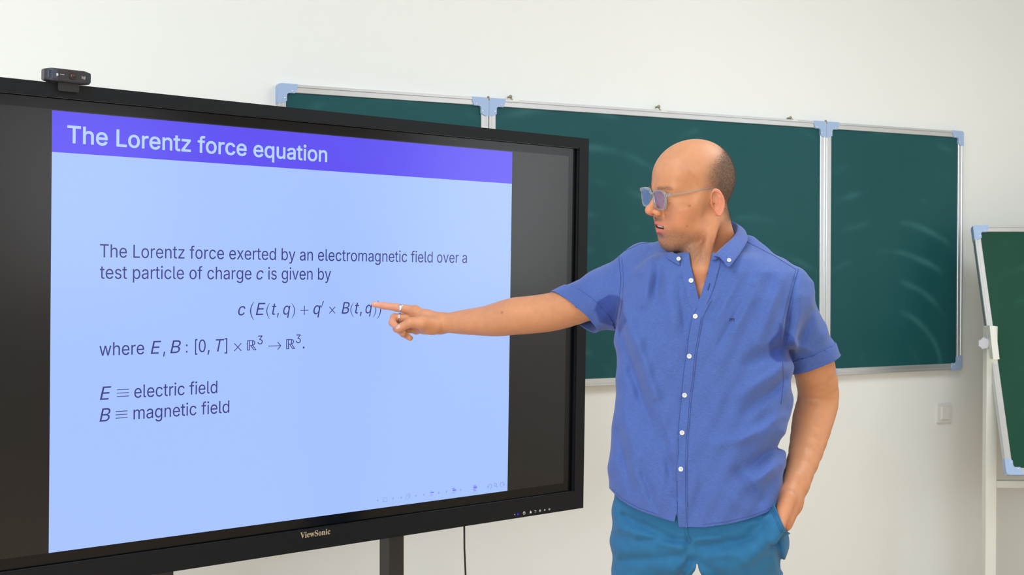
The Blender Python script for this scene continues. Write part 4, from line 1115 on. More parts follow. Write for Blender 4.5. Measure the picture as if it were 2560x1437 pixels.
# ---------------------------------------------------------------- head
HY, HP, HR = math.radians(71), math.radians(7), math.radians(9)
HO = P(1733, 496, 2.635)
HS = (.94, .915, .965)
def head_axes():
    L = np.array([1.0, 0, 0]); Fw = np.array([0, -1.0, 0]); U = np.array([0, 0, 1.0])
    # roll towards his left shoulder, then pitch down, then yaw to the picture's left
    L, U = L * math.cos(HR) - U * math.sin(HR), U * math.cos(HR) + L * math.sin(HR)
    def rx(v):      # pitch: rotate about x so that forward drops
        c, s = math.cos(HP), math.sin(HP)
        return np.array([v[0], v[1] * c - v[2] * s * 1.0, v[2] * c + v[1] * s * 1.0])
    L, Fw, U = rx(L), rx(Fw), rx(U)
    def rz(v):
        c, s = math.cos(-HY), math.sin(-HY)
        return np.array([v[0] * c - v[1] * s, v[0] * s + v[1] * c, v[2]])
    return rz(L), rz(Fw), rz(U)
HL, HF, HU = head_axes()
def to_head(p):
    d = [p[0] - HO[0], p[1] - HO[1], p[2] - HO[2]]
    return [(d[0] * a[0] + d[1] * a[1] + d[2] * a[2]) / k for a, k in ((HL, HS[0]), (HF, HS[1]), (HU, HS[2]))]
def from_head(q):
    q = np.asarray(q, float) * np.array(HS)
    return HO + q[..., 0:1] * HL + q[..., 1:2] * HF + q[..., 2:3] * HU if q.ndim > 1 else HO + q[0] * HL + q[1] * HF + q[2] * HU

def head_sdf(q):
    x, y, z = q
    ax = np.abs(x)
    s = [ax, y, z]
    d = ellip(q, (0, -.010, .045), (.077, .094, .087))
    d = smin(d, ellip(q, (0, .022, .050), (.066, .074, .066)), .03)
    d = smin(d, ellip(s, (.0, .030, -.020), (.064, .062, .078)), .03)
    d = smin(d, ellip(q, (0, .036, -.058), (.052, .052, .046)), .02)
    d = smin(d, cone(s, (.050, .000, -.058), (.016, .062, -.090), .017, .017), .022)
    d = smin(d, ellip(q, (0, .028, -.080), (.040, .050, .024)), .02)          # under the chin
    d = smin(d, sphere(q, (0, .0655, -.089), .0195), .02)                      # chin
    d = smin(d, ellip(s, (.043, .056, -.014), (.022, .022, .020)), .02)       # cheekbones
    d = smin(d, ellip(s, (.036, .056, -.040), (.022, .026, .024)), .02)
    d = smin(d, cone(s, (.012, .0885, .031), (.046, .070, .033), .010, .009), .014)   # brow ridge
    d = smax(d, -ellip(s, (.032, .100, .011), (.017, .0165, .0115)), .012)    # eye sockets
    d = smax(d, -ellip(s, (.071, .052, .034), (.007, .02, .02)), .03)         # temples
    # eyelids: closed well over eyes that look down
    d = smin(d, sphere(s, (.0315, .0745, .0105), .0142), .004)
    lid = cone(s, (.021, .0895, .0045), (.043, .0835, .0040), .0016, .0013)
    d = smin(d, lid, .002)
    d = smax(d, -ellip(s, (.0285, .0910, .0072), (.0075, .006, .0015)), .0015)
    # nose
    d = smin(d, cone(q, (0, .087, .022), (0, .1125, -.011), .0078, .0086, (1, 0, 0), 1.0), .012)
    d = smin(d, ellip(q, (0, .1150, -.0160), (.0112, .0112, .0100)), .008)
    d = smin(d, ellip(s, (.0135, .1000, -.0205), (.0080, .0115, .0085)), .005)
    d = smin(d, cone(q, (0, .097, -.030), (0, .111, -.0235), .0042, .0042), .006)
    d = smax(d, -ellip(s, (.0065, .1070, -.0285), (.0035, .0055, .0035)), .002)
    d = smax(d, -cone(s, (.0212, .0960, -.0155), (.0218, .0890, -.0275), .0012, .0008), .004)
    # muzzle and lips (mouth a little open)
    d = smin(d, ellip(q, (0, .073, -.052), (.030, .0230, .028)), .014)
    d = smin(d, cone(s, (.0, .0985, -.0450), (.0250, .0830, -.0535), .0046, .0024), .004)
    d = smin(d, cone(s, (.0, .0940, -.0645), (.0245, .0815, -.0570), .0062, .0026), .004)
    d = smax(d, -ellip(s, (0, .0965, -.0548), (.0230, .0190, .0040)), .0025)
    d = smax(d, -ellip(q, (0, .0960, -.0775), (.018, .008, .0055)), .008)
    d = smax(d, -cone(q, (0, .1055, -.034), (0, .105, -.040), .0018, .0015), .003)
    d = smax(d, -cone(s, (.0240, .0880, -.029), (.0345, .0740, -.060), .0010, .0008), .006)   # nasolabial fold
    # ears
    E0 = np.array([.0755, -.012, -.002])
    ta, tb = math.radians(26), math.radians(-10)
    eo = np.array([math.cos(ta), math.sin(ta) * 1.0, 0.0])             # outward normal of the ear (slightly forward)
    eb = np.array([math.sin(ta), -math.cos(ta), 0.0])                  # towards the back of the ear
    eu = np.array([0, math.sin(tb) * 0 - .16, 1.0]); eu /= np.linalg.norm(eu)
    r = [(s[i] - E0[i]) / .88 for i in range(3)]
    en = r[0] * eo[0] + r[1] * eo[1]
    ebk = r[0] * eb[0] + r[1] * eb[1] + r[2] * .14
    ev = r[0] * 0 + r[1] * eu[1] * .0 + r[2]
    e = [en, ebk, ev]
    wv = np.where(ev < 0, 1.0 + ev * 10, 1.0)
    e2 = [en, (ebk - .010) / np.clip(wv, .6, 1), ev]
    disc = ellip(e2, (0.002, .0, .000), (.0050, .0175, .0325))
    ear = disc
    rad = np.sqrt((e2[1] / .0160) ** 2 + (ev / .0305) ** 2)
    rim = np.sqrt(((rad - 1) * .0175) ** 2 + (en - .0065) ** 2) - .0030
    ear = smin(ear, rim, .003)
    ear = smax(ear, -ellip(e, (.0075, .006, .006), (.0055, .0095, .0200)), .003)
    ear = smax(ear, -ellip(e, (.0065, .001, -.0060), (.0070, .0065, .0090)), .003)
    ear = smin(ear, cone(e, (.0045, .0165, .014), (.0035, .0120, -.012), .0030, .0028), .003)
    ear = smin(ear, cone(e, (.0020, -.0070, -.003), (.0020, -.006, -.010), .0040, .0035), .003)
    ear = smin(ear, ellip(e, (.0020, .0050, -.0270), (.0045, .0080, .0085)), .004)
    d = smin(d, ear * .88, .005)
    return d

def neck_sdf(p):
    a = from_head((0, -.026, -.030)); b = neckC + np.array([.0, .01, -.03])
    d = cone(p, a, b, .050, .054)
    d = smin(d, cone(p, b, P(1760, 700, 2.665), .054, .062), .03)
    # throat and under-chin mass, and the neck muscle from the ear down to the breastbone
    d = smin(d, cone(p, from_head((0, .016, -.084)), P(1757, 672, 2.59), .026, .028), .025)
    d = smin(d, cone(p, from_head((.058, -.022, -.045)), P(1758, 668, 2.572), .013, .009), .02)
    d = smin(d, cone(p, from_head((.020, -.040, -.050)), P(1822, 640, 2.69), .026, .026), .03)
    return d
CHN = .021
def chest_sdf(p):
    d = torso(p, -CHN)
    d = smin(d, chain(p, [shR, P(1690, 668, 2.72), P(1850, 664, 2.68), shL], [.054, .050, .050, .044], kk=.02), .03)
    d = smax(d, -(cone(p, P(1751, 664, 2.535), P(1750, 690, 2.515), .004, .003)), .02)
    return d
def armR(p):
    w = (0, .25, 1)
    d = chain(p, [shR, P(1470, 752, 2.83), P(1390, 777, 2.87), P(1333, 786, 2.892), P(1287, 790, 2.908), P(1251, 797, 2.925), P(1216, 802, 2.94), P(1158, 805, 2.962), P(1122, 807, 2.975), P(1092, 808, 2.985)],
              [.056, .0455, .0447, .0443, .0436, .0405, .0355, .0290, .0236, .0226], (0, 1, .1), 1.06, -.004)
    return d
def armL(p):
    w = (1, .2, 0)
    d = chain(p, [shL, P(2024, 880, 2.70), elL, P(2032, 1050, 2.74), P(2015, 1125, 2.69), P(1990, 1208, 2.615)],
              [.042, .0440, .0430, .0425, .0352, .0262], w, 1.04, -.006)
    d = smin(d, cone(p, elL + np.array([.018, .03, .004]), elL + np.array([.012, .02, .03]), .022, .022), .03)
    return d

# ---------------------------------------------------------------- hands
# right hand: frame at the wrist. a = along the arm, r = thumb side (towards the camera and up), q = back of the hand
tipI = P(931, 760, 3.012)
mcpI = P(1036, 776, 2.992)
aH = tipI - mcpI; aH /= np.linalg.norm(aH)
phi = math.radians(52)
rH = np.array([0, -math.cos(phi), math.sin(phi)]); rH -= aH * (rH @ aH); rH /= np.linalg.norm(rH)
qH = np.cross(aH, rH); qH = qH if qH[2] > 0 else -qH
def hp(a, r, q):     # point in hand frame, origin at the index knuckle
    return mcpI + aH * a + rH * r + qH * q
def handR(p):
    palm = [P(1104, 807, 2.985), hp(-.030, -.018, -.008), hp(-.004, -.010, -.004)]
    d = chain(p, palm, [.0195, .0190, .0130], rH, 1.35, .015)
    d = smin(d, chain(p, [P(1095, 812, 2.985), hp(-.028, -.040, -.010), hp(-.004, -.052, -.006)], [.0190, .0145, .0125], kk=.012), .014)
    d = smin(d, cone(p, hp(-.003, 0, 0), hp(-.003, -.058, -.005), .0120, .0105), .010)
    # index finger, straight
    L1 = float((tipI - mcpI) @ aH)
    d = smin(d, chain(p, [hp(0, 0, 0), hp(L1 * .42, 0, .0015), hp(L1 * .72, .0, .0005), tipI + rH * 0 - aH * .004], [.0118, .0098, .0086, .0068], kk=.004), .008)
    # three curled fingers: proximal forward and down, middle back under, tip towards the palm
    for r0, s, la, lb, lc, ld in ((-.0205, 1.0, 0, .050, .047, .027), (-.0400, .95, -.003, .042, .038, .014), (-.0575, .82, -.008, .027, .023, .000)):
        A = hp(la, r0, -.003)
        B = hp(lb, r0 - .002, -.012 * s)
        C_ = hp(lc, r0 + .002, -.036 * s)
        D = hp(ld, r0 + .006, -.056 * s)
        f = chain(p, [A, B, C_, D], [.0112 * s ** .5, .0100 * s ** .5, .0092 * s ** .5, .0076 * s ** .5], kk=.003)
        d = smin(d, f, .0035)
    # thumb: from the base of the palm, laid across the middle finger
    T0, T1, T2, T3 = P(1086, 812, 2.965), P(1056, 806, 2.945), P(1026, 806, 2.938), P(997, 821, 2.945)
    th = chain(p, [T0, T1, T2, T3], [.0215, .0175, .0115, .0098], kk=.006)
    d = smin(d, th, .007)
    d = smin(d, ellip(p, P(1070, 822, 2.965), (.022, .016, .013)), .014)
    return d
def handL(p):
    # hand going into the pocket: palm and knuckles, four fingers and the thumb inside
    K = P(1958, 1300, 2.545)
    d = chain(p, [P(1990, 1208, 2.615), P(1975, 1250, 2.585), K], [.0255, .0240, .0200], (.55, .80, .1), 1.35, .015)
    dn = np.array([-.50, -.02, -.86]); dn /= np.linalg.norm(dn)
    sd = np.array([.35, .93, .0])
    for k in range(4):
        a = K + sd * (.016 - .0160 * k) - BL_ * .012 + dn * .004
        b = a + dn * .038 - BL_ * .004; c = b + dn * .025 - BL_ * .008; e = c + dn * .017 - BL_ * .005
        d = smin(d, chain(p, [a, b, c, e], [.0102, .0092, .0086, .0074], kk=.003), .004)
    t0 = P(1975, 1240, 2.575)
    d = smin(d, chain(p, [t0 - sd * .02, K - sd * .034 + dn * .005, K - sd * .040 + dn * .034], [.0150, .0110, .0090], kk=.005), .010)
    return d
# ---------------------------------------------------------------- body mesh
def fn_head(p):
    q = to_head(p)
    d = head_sdf(q) * .93
    d = smin(d, neck_sdf(p), .014)
    d = smin(d, chest_sdf(p), .022)
    return d
def fn_armR(p):
    return smin(armR(p), handR(p), .012)
def fn_armL(p):
    return smin(armL(p), handL(p), .012)
def fn_torso(p):
    d = smin(smax(torso(p, -.026) + .010 * sstep(zat(1190) - p[2], 0, .05), zat(1370) - p[2], .03), chain(p, [shR, P(1690, 670, 2.72), P(1850, 668, 2.68), shL], [.045, .045, .045, .036], kk=.02), .03)
    for leg in LEGS:
        d = smin(d, chain(p, leg[0], [r - .022 for r in leg[1]], kk=.02), .03)
    return d
hipR, hipL = P(1640, 1372, 2.70), P(1845, 1372, 2.64)
LEGS = [([hipR, P(1632, 1437, 2.70), np.array([PX(1628, 2.70), 2.70, .48]), np.array([PX(1632, 2.72), 2.74, .10])], [.0875, .0865, .070, .056]),
        ([hipL, P(1849, 1437, 2.64), np.array([PX(1856, 2.62), 2.62, .48]), np.array([PX(1864, 2.62), 2.64, .10])], [.0885, .0850, .070, .056])]
import time as _t
_t0 = _t.time()
HV, HFc = surface_nets(fn_head, *[np.arange(a, b, h) for a, b, h in ((PX(1560), PX(1960), .0016), (2.44, 2.84, .0018), (1.375, 1.775, .0016))])
print('head', len(HV), round(_t.time() - _t0, 1)); _t0 = _t.time()
xr = np.concatenate([np.arange(-.362, -.150, .0014), np.arange(-.150, .31, .0028)])
AV, AF = surface_nets(fn_armR, xr, np.arange(2.70, 3.07, .0016), np.arange(1.262, 1.50, .0015))
print('armR', len(AV), round(_t.time() - _t0, 1)); _t0 = _t.time()
LV, LF = nets(fn_armL, (.50, 2.46, .80), (.75, 2.86, 1.50), .0024)
print('armL', len(LV), round(_t.time() - _t0, 1)); _t0 = _t.time()
OV, OF = nets(fn_torso, (.0, 2.40, .08), (.78, 2.95, 1.43), .010)
print('torso', len(OV), round(_t.time() - _t0, 1)); _t0 = _t.time()
# outward orientation check
def orient(V, F):
    t = F[:, :3]
    a, b, c = V[t[:, 0]], V[t[:, 1]], V[t[:, 2]]
    vol = np.einsum('ij,ij->i', a, np.cross(b, c)).sum()
    return F if vol > 0 else F[:, ::-1]
HVn = HV
# silhouette report of the head
# ---------------------------------------------------------------- skin
def skin_color(V, region):
    base = np.array(srgb(204, 142, 101)[:3]); n = len(V)
    c = np.tile(base, (n, 1))
    def blend(c, col, m): return c + (np.array(srgb(*col)[:3]) - c) * np.clip(m, 0, 1)[:, None]
    if region == 'head':
        q = np.stack(to_head(V.T), 1)
        x, y, z = q.T; ax = np.abs(x)
        g = lambda cx, cy, cz, rx, ry, rz: np.exp(-(((ax - cx) / rx) ** 2 + ((y - cy) / ry) ** 2 + ((z - cz) / rz) ** 2))
        c = blend(c, (204, 148, 114), .5 * sstep(z, .04, .10))
        c = blend(c, (206, 128, 100), .45 * g(.045, .06, -.03, .03, .05, .03))
        c = blend(c, (222, 130, 112), .55 * g(0, .115, -.018, .016, .02, .014))
        c = blend(c, (222, 138, 120), .6 * sstep(ax, .074, .084) * (z > -.045) * (z < .045))
        noise = np.sin(x * 900) * np.sin(y * 1100 + 1) * np.sin(z * 1000 + 2)
        noise2 = np.sin(x * 2300 + 1) * np.sin(y * 2700) * np.sin(z * 2500)
        # beard stubble: jaw, chin, upper lip, sideburn
        jaw = sstep(-z + (y - .02) * .12, .054, .084) * sstep(y, -.022, .012)
        under = sstep(-z, .085, .10) * .6
        lipz = g(0, .1, -.037, .022, .02, .0055)
        side = g(.070, .010, -.02, .02, .010, .035)
        b = np.clip(.55 * jaw + .25 * under * (y > -.02) + .85 * lipz + .35 * side, 0, .7)
        b *= (1 - sstep(-z, .108, .150)) * (.8 + .35 * noise + .3 * noise2)
        c = blend(c, (112, 88, 74), b)
        # cropped hair at the back and sides
        bx = np.interp(z, [-.06, .0, .03, .055, .08, .10, .118, .2], [-.045, -.022, .022, .024, .008, -.026, -.060, -.2])
        hm = sstep(bx - y, -.016, .058) * sstep(z, -.075, -.045) * (1 - sstep(ax, .079, .083) * (z < .04))
        hm = np.where((z < -.02) & (y > -.03), hm * .3, hm)
        c = blend(c, (92, 78, 66), .85 * hm * (.9 + .2 * noise))
        HAIRM.append(hm)
        # lips, inside of the mouth, nostrils, eyebrows, lids
        lips = np.maximum(g(0, .1, -.0465, .0260, .022, .0042), g(0, .1, -.0640, .0240, .022, .0058)) * sstep(y, .076, .083)
        c = blend(c, (205, 110, 104), 1.1 * lips)
        mouth = (np.abs(z + .0548) < .0045) & (ax < .023) & (y < .0935) & (y > .07)
        c = blend(c, (110, 45, 42), mouth * .9)
        br = np.exp(-((z - (.0345 - .25 * np.maximum(ax - .04, 0) + .06 * (ax - .02))) / .0042) ** 2) * sstep(ax, .012, .018) * (1 - sstep(ax, .044, .052)) * (y > .05)
        c = blend(c, (110, 84, 66), .62 * br * (.8 + .4 * noise))
        lash = np.exp(-((z - .0062) / .0018) ** 2) * (np.abs(ax - .029) < .0085) * (y > .082)
        c = blend(c, (88, 60, 48), .7 * lash)
        for (mx, my, mz, rr) in ((.062, .062, -.013, .0014), (.064, .050, -.007, .0012), (.066, .046, -.006, .0012), (.052, .070, -.012, .0012), (.060, .052, -.050, .0012)):
            m = np.exp(-(((x - mx) ** 2 + (y - my) ** 2 + (z - mz) ** 2) / (rr * 2.2) ** 2) ** 1)
            c = blend(c, (120, 70, 52), .8 * m)
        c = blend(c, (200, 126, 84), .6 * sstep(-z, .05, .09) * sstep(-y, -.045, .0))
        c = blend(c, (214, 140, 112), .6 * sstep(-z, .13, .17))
    else:
        s = proj(V)
        if region == 'armR':
            c = blend(c, (228, 160, 136), .5 * sstep(-s[:, 0], -1040, -940))
            m = np.exp(-(((s[:, 0] - 1255) ** 2 + (s[:, 1] - 781) ** 2) / 3.2 ** 2))
            c = blend(c, (140, 85, 65), .8 * m)
        else:
            c = blend(c, (206, 132, 100), .35 * sstep(s[:, 1], 1180, 1300))
    return c
HAIRM = []
parts = [(HV, tri(orient(HV, HFc)), 'head'), (AV, tri(orient(AV, AF)), 'armR'), (LV, tri(orient(LV, LF)), 'armL'), (OV, tri(orient(OV, OF)), 'torso')]
base_man = np.array([PX(1745, 2.66), 2.66, 0.0])
RM = Matrix([list(r) + [0] for r in RCW] + [[0, 0, 0, 1]])
RM = Matrix.Translation(Vector(W(base_man))) @ RM
man = empty('person', RM, 'bald man with glasses in a blue short-sleeved shirt pointing at the screen', 'person')
Vs, Fs, Cs, n0 = [], [], [], 0
for V, F, rg in parts:
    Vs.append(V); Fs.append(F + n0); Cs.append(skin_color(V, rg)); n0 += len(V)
bV, bF, bC = np.vstack(Vs), np.vstack(Fs), np.vstack(Cs)
def attr_mat(name, rough, sss=0.0, bump=0.0, bscale=400, spec=.5, mulnoise=0.0, weave=False, sheen=0.0):
    t = NT(name)
    t.set(Roughness=rough)
    t.b.inputs['Specular IOR Level'].default_value = spec
    at = t.n('ShaderNodeVertexColor', layer_name='tint')
    tc = t.n('ShaderNodeTexCoord')
    col = at.outputs['Color']
    if mulnoise > 0:
        nz = t.n('ShaderNodeTexNoise', i_Scale=60.0, i_Detail=4.0)
        t.l(tc.outputs['Object'], nz.inputs['Vector'])
        mr = t.n('ShaderNodeMapRange'); mr.inputs['To Min'].default_value = 1 - mulnoise; mr.inputs['To Max'].default_value = 1 + mulnoise
        mr.inputs['From Min'].default_value = .3; mr.inputs['From Max'].default_value = .7
        t.l(nz.outputs['Fac'], mr.inputs['Value'])
        vm = t.n('ShaderNodeVectorMath', operation='SCALE'); t.l(col, vm.inputs[0]); t.l(mr.outputs[0], vm.inputs['Scale'])
        col = vm.outputs[0]
    if weave:
        # fine horizontal slub of a chambray cloth: noise stretched along the weft
        mp = t.n('ShaderNodeMapping'); mp.inputs['Scale'].default_value = (160, 160, 1500)
        t.l(tc.outputs['Object'], mp.inputs['Vector'])
        nz = t.n('ShaderNodeTexNoise', i_Scale=1.0, i_Detail=3.0); t.l(mp.outputs[0], nz.inputs['Vector'])
        mr = t.n('ShaderNodeMapRange'); mr.inputs['From Min'].default_value = .3; mr.inputs['From Max'].default_value = .7
        mr.inputs['To Min'].default_value = .84; mr.inputs['To Max'].default_value = 1.16
        t.l(nz.outputs['Fac'], mr.inputs['Value'])
        vm = t.n('ShaderNodeVectorMath', operation='SCALE'); t.l(col, vm.inputs[0]); t.l(mr.outputs[0], vm.inputs['Scale'])
        col = vm.outputs[0]
    t.l(col, t.b.inputs['Base Color'])
    if sss > 0:
        t.b.inputs['Subsurface Weight'].default_value = sss
        t.b.inputs['Subsurface Radius'].default_value = (1.0, .35, .2)
        t.b.inputs['Subsurface Scale'].default_value = .006
    if sheen > 0: t.b.inputs['Sheen Weight'].default_value = sheen
    if bump > 0:
        nz = t.n('ShaderNodeTexNoise', i_Scale=bscale, i_Detail=3.0)
        t.l(tc.outputs['Object'], nz.inputs['Vector'])
        bp = t.n('ShaderNodeBump', i_Strength=bump, i_Distance=0.001)
        t.l(nz.outputs['Fac'], bp.inputs['Height']); t.l(bp.outputs[0], t.b.inputs['Normal'])
    return t.m
M_skin = attr_mat('skin', .50, sss=.25, bump=.12, bscale=700, spec=.42, mulnoise=.05)
M_shirt = attr_mat('blue_chambray', .8, bump=.15, bscale=1500, spec=.2, weave=True, sheen=.15)
M_pants = attr_mat('teal_cotton', .8, bump=.2, bscale=900, spec=.2, mulnoise=.06, sheen=.1)
def man_obj(name, V, F, material, parent=None, tint=None, smooth=True):
    me = np_mesh(name, np.asarray(V) - base_man, F, smooth)
    if tint is not None:
        vcol(me, 'tint', tint)
    me.materials.append(material)
    return put(bpy.data.objects.new(name, me), man if parent is None else parent)
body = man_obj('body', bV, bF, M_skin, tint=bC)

# ---------------------------------------------------------------- shirt
def G(p):   # photo coordinates of grid points
    s = proj(np.stack(p, -1)); return s[..., 0], s[..., 1]
# creases: (start px, end px, half width px, depth m [+ valley / - ridge])
CREASES = [((1650, 645), (1640, 760), 13, .0050), ((1622, 640), (1612, 760), 11, -.0035), ((1668, 690), (1690, 860), 16, -.004), ((1700, 700), (1716, 850), 9, .003),
           ((1560, 770), (1625, 960), 17, -.005), ((1552, 830), (1640, 1100), 15, .0055), ((1600, 860), (1676, 1130), 17, -.0045), ((1640, 1010), (1690, 1240), 12, .004),
           ((1555, 1000), (1600, 1200), 16, -.0035), ((1545, 1080), (1580, 1230), 10, .003),
           ((1860, 650), (1790, 790), 13, -.0042), ((1838, 690), (1775, 800), 9, .0035), ((1900, 680), (1830, 830), 14, -.0035), ((1880, 720), (1800, 860), 9, .003), ((1950, 700), (1900, 860), 13, -.003),
           ((1950, 870), (1870, 905), 18, .0060), ((1962, 915), (1850, 990), 16, -.0045), ((1960, 950), (1865, 1030), 14, .0045), ((1960, 1040), (1850, 1100), 13, -.003),
           ((1955, 1105), (1850, 1180), 18, .0075), ((1945, 1075), (1800, 1110), 15, -.0035), ((1950, 1160), (1870, 1215), 16, -.0060), ((1840, 1180), (1900, 1250), 12, .0045),
           ((1800, 900), (1780, 1100), 20, -.002), ((1760, 1150), (1740, 1300), 14, .0022), ((1820, 1230), (1880, 1290), 14, -.003), ((1660, 1180), (1640, 1280), 11, -.003), ((1600, 1160), (1640, 1270), 9, .0028),
           ((1520, 660), (1500, 790), 12, .0030), ((1545, 640), (1538, 800), 7, .0040), ((1500, 700), (1540, 770), 12, -.0035), ((1455, 760), (1530, 800), 9, .0065), ((1440, 790), (1520, 815), 7, -.004), ((1560, 640), (1600, 680), 10, -.003),
           ((1985, 700), (1960, 860), 6, .0040), ((2005, 740), (1985, 860), 12, -.0035), ((2030, 780), (2000, 880), 11, .003), ((1975, 850), (2040, 885), 11, -.003), ((2035, 720), (2060, 820), 10, .003), ((1968, 870), (2000, 915), 9, .005)]
Rc = P(1432, 781, 2.85); Rn = (Rc - P(1560, 715, 2.78)); 
ra_, rb_ = P(1388, 737, 2.85), P(1482, 832, 2.83)
tz = np.array([.25, -.97, 0.0])
Rn = np.cross(rb_ - ra_, tz); Rn /= np.linalg.norm(Rn)
if Rn[0] > 0: Rn = -Rn
la_, lb_ = P(2096, 886, 2.72), P(1985, 938, 2.68)
Lnn = np.cross(la_ - lb_, np.array([.1, 1, 0])); Lnn /= np.linalg.norm(Lnn)
if Lnn[2] > 0: Lnn = -Lnn
Lc = (la_ + lb_) / 2
def sleeveR(p):
    d = chain(p, [P(1605, 714, 2.75), P(1525, 742, 2.79), P(1450, 766, 2.845), P(1400, 779, 2.865)], [.078, .0690, .0550, .0510], (0, .3, 1), 1.0, .02)
    d = smin(d, cone(p, P(1480, 790, 2.80), P(1462, 812, 2.82), .034, .026), .02)
    return d
def sleeveL(p):
    return chain(p, [P(1973, 738, 2.62), P(2006, 820, 2.655), P(2032, 885, 2.69), P(2042, 914, 2.705), P(2054, 950, 2.72)], [.052, .0480, .0500, .0535, .0535], (1, .2, 0), 1.0, .012)
def yoke(p):
    d = chain(p, [P(1612, 672, 2.76), P(1690, 664, 2.745), P(1765, 662, 2.71), P(1850, 660, 2.68), P(1955, 738, 2.62)], [.060, .060, .060, .060, .064], kk=.02)
    return d
def shirt_raw(p):
    t = smin(torso(p), yoke(p), .035)
    sl = np.minimum(sleeveR(p), sleeveL(p))
    return t, sl
def creases(p):
    px, py = G(p)
    nz = np.zeros_like(px)
    for a, b, w, dep in CREASES:
        d, t = seg_d(px, py, a, b)
        nz += 2.0 * dep * np.exp(-(d / w) ** 2) * (.35 + .65 * np.sin(np.pi * np.clip(t, .08, .92)))
    return nz
def broad(p):
    # slow unevenness of hanging cloth
    return .0016 * np.sin(p[0] * 61 + p[2] * 23) * np.sin(p[2] * 37 + p[1] * 29) + .0010 * np.sin(p[0] * 140 - p[2] * 75 + 1.3)
def fn_shirt(p):
    t, sl = shirt_raw(p)
    d = smin(t, sl, .022)
    front = sstep(-(p[1] - (ZB + .16 * (p[0] < .12))), -.03, .05)
    near = np.abs(d) < .03
    add = broad(p)
    cr = np.zeros_like(d)
    if near.any():
        q = [c[near] for c in p]
        cr[near] = creases(q)
    # flare of the back tail at the right hip
    d = smin(d, ellip(p, P(1945, 1180, 2.70), (.021, .03, .045)), .02)
    return d + add + cr * front
_t0 = _t.time()
SV, SF = nets(fn_shirt, (.02, 2.42, .86), (.79, 2.99, 1.56), .0032)
SF = tri(orient(SV, SF))
print('shirt', len(SV), round(_t.time() - _t0, 1)); _t0 = _t.time()
VNECK = [(1722, 628), (1728, 668), (1735, 697), (1741, 722), (1748.5, 750), (1757, 722), (1767, 690), (1775, 655), (1782, 628)]
HEMF = [(1500, 1195), (1530, 1228), (1548, 1247), (1572, 1263), (1600, 1277), (1640, 1291), (1692, 1307), (1698, 1317), (1760, 1318), (1820, 1310), (1870, 1298), (1915, 1282), (1938, 1268), (1948, 1245), (1956, 1215), (1990, 1190)]
def hem_field(V):
    s = proj(V)
    back = V[:, 1] > ZB + .02
    h = s[:, 1] - np.interp(s[:, 0], [a for a, b in HEMF], [b for a, b in HEMF])
    # little notch where the front edges part
    notch = poly_sd(s[:, 0], s[:, 1], [(1692, 1276), (1681, 1330), (1699, 1330)])
    return np.where(back, h, np.maximum(h, -notch)) * .000875
nbase = P(1766, 640, 2.675); ntop = P(1790, 560, 2.70)
naxis = ntop - nbase; naxis /= np.linalg.norm(naxis)
def neck_field(V):
    """positive inside the neck opening"""
    s = proj(V)
    d = V - nbase
    t = d @ naxis
    r = np.linalg.norm(d - t[:, None] * naxis, axis=1)
    hole = np.where(t > -.05, .0635 - r, -.05)
    v = -poly_sd(s[:, 0], s[:, 1], VNECK) * .000875
    v = np.where(V[:, 1] < 2.66, v, -.05)
    return np.maximum(hole, v)
def which_sleeve(V):
    p = [V[:, i].astype(f32) for i in range(3)]
    r, l = sleeveR(p), sleeveL(p); t = torso(p)
    return r < t, l < t
def sleeve_field(V):
    isR, isL = which_sleeve(V)
    fR = (V - Rc) @ Rn; fL = (V - Lc) @ Lnn
    return np.maximum(np.where(isR, fR, -.05), np.where(isL, fL, -.05))
V1, F1 = clip(SV, SF, hem_field(SV))
V1, F1 = clip(V1, F1, neck_field(V1))
V1, F1 = clip(V1, F1, sleeve_field(V1))
def largest(V, F, keep=1):
    par = np.arange(len(V))
    # label propagation
    lab = np.arange(len(V))
    for _ in range(400):
        m = lab[F].min(1)
        new = lab.copy()
        for i in range(3): np.minimum.at(new, F[:, i], m)
        new = new[new]
        if (new == lab).all(): break
        lab = new
    u, c = np.unique(lab[F[:, 0]], return_counts=True)
    g = u[np.argsort(-c)[:keep]]
    return F[np.isin(lab[F[:, 0]], g)]
F1 = largest(V1, F1)
used = np.unique(F1); mp = np.full(len(V1), -1); mp[used] = np.arange(len(used)); V1 = V1[used]; F1 = mp[F1]
print('shirt clipped', len(V1), round(_t.time() - _t0, 1)); _t0 = _t.time()
SHIRT = np.array(srgb(77, 102, 170)[:3]); WET = np.array(srgb(48, 68, 140)[:3]); DARKB = np.array(srgb(40, 56, 112)[:3])
def shirt_tint(V):
    s = proj(V)
    c = np.tile(SHIRT, (len(V), 1))
    wob = 5 * np.sin(s[:, 0] * .11) + 4 * np.sin(s[:, 1] * .13 + 1)
    w1 = poly_sd(s[:, 0], s[:, 1], [(1484, 775), (1495, 752), (1520, 738), (1545, 738), (1558, 752), (1560, 775), (1566, 800), (1560, 822), (1548, 842), (1540, 815), (1500, 806)]) + wob * .4
    w2 = poly_sd(s[:, 0], s[:, 1], [(1950, 805), (1962, 820), (1980, 840), (1990, 866), (1984, 895), (1968, 905), (1945, 905), (1925, 885), (1922, 862), (1938, 840)]) + wob * .4
    fr = V[:, 1] < 2.9
    m = np.maximum(1 - sstep(w1, -3, 3), 1 - sstep(w2, -3, 3)) * fr
    return c + (WET - c) * (.9 * m)[:, None]
def cloth(name, V, F, parent=None, off=0.0, thick=.0009, tint=None, material=None):
    if off: V = V + vnormals(V, F) * off
    o = man_obj(name, V, F, material or M_shirt, parent, tint=shirt_tint(V) if tint is None else tint)
    if thick:
        md = o.modifiers.new('thickness', 'SOLIDIFY'); md.thickness = thick; md.offset = -1
    return o
shirt = cloth('shirt', V1, F1, thick=.0012)
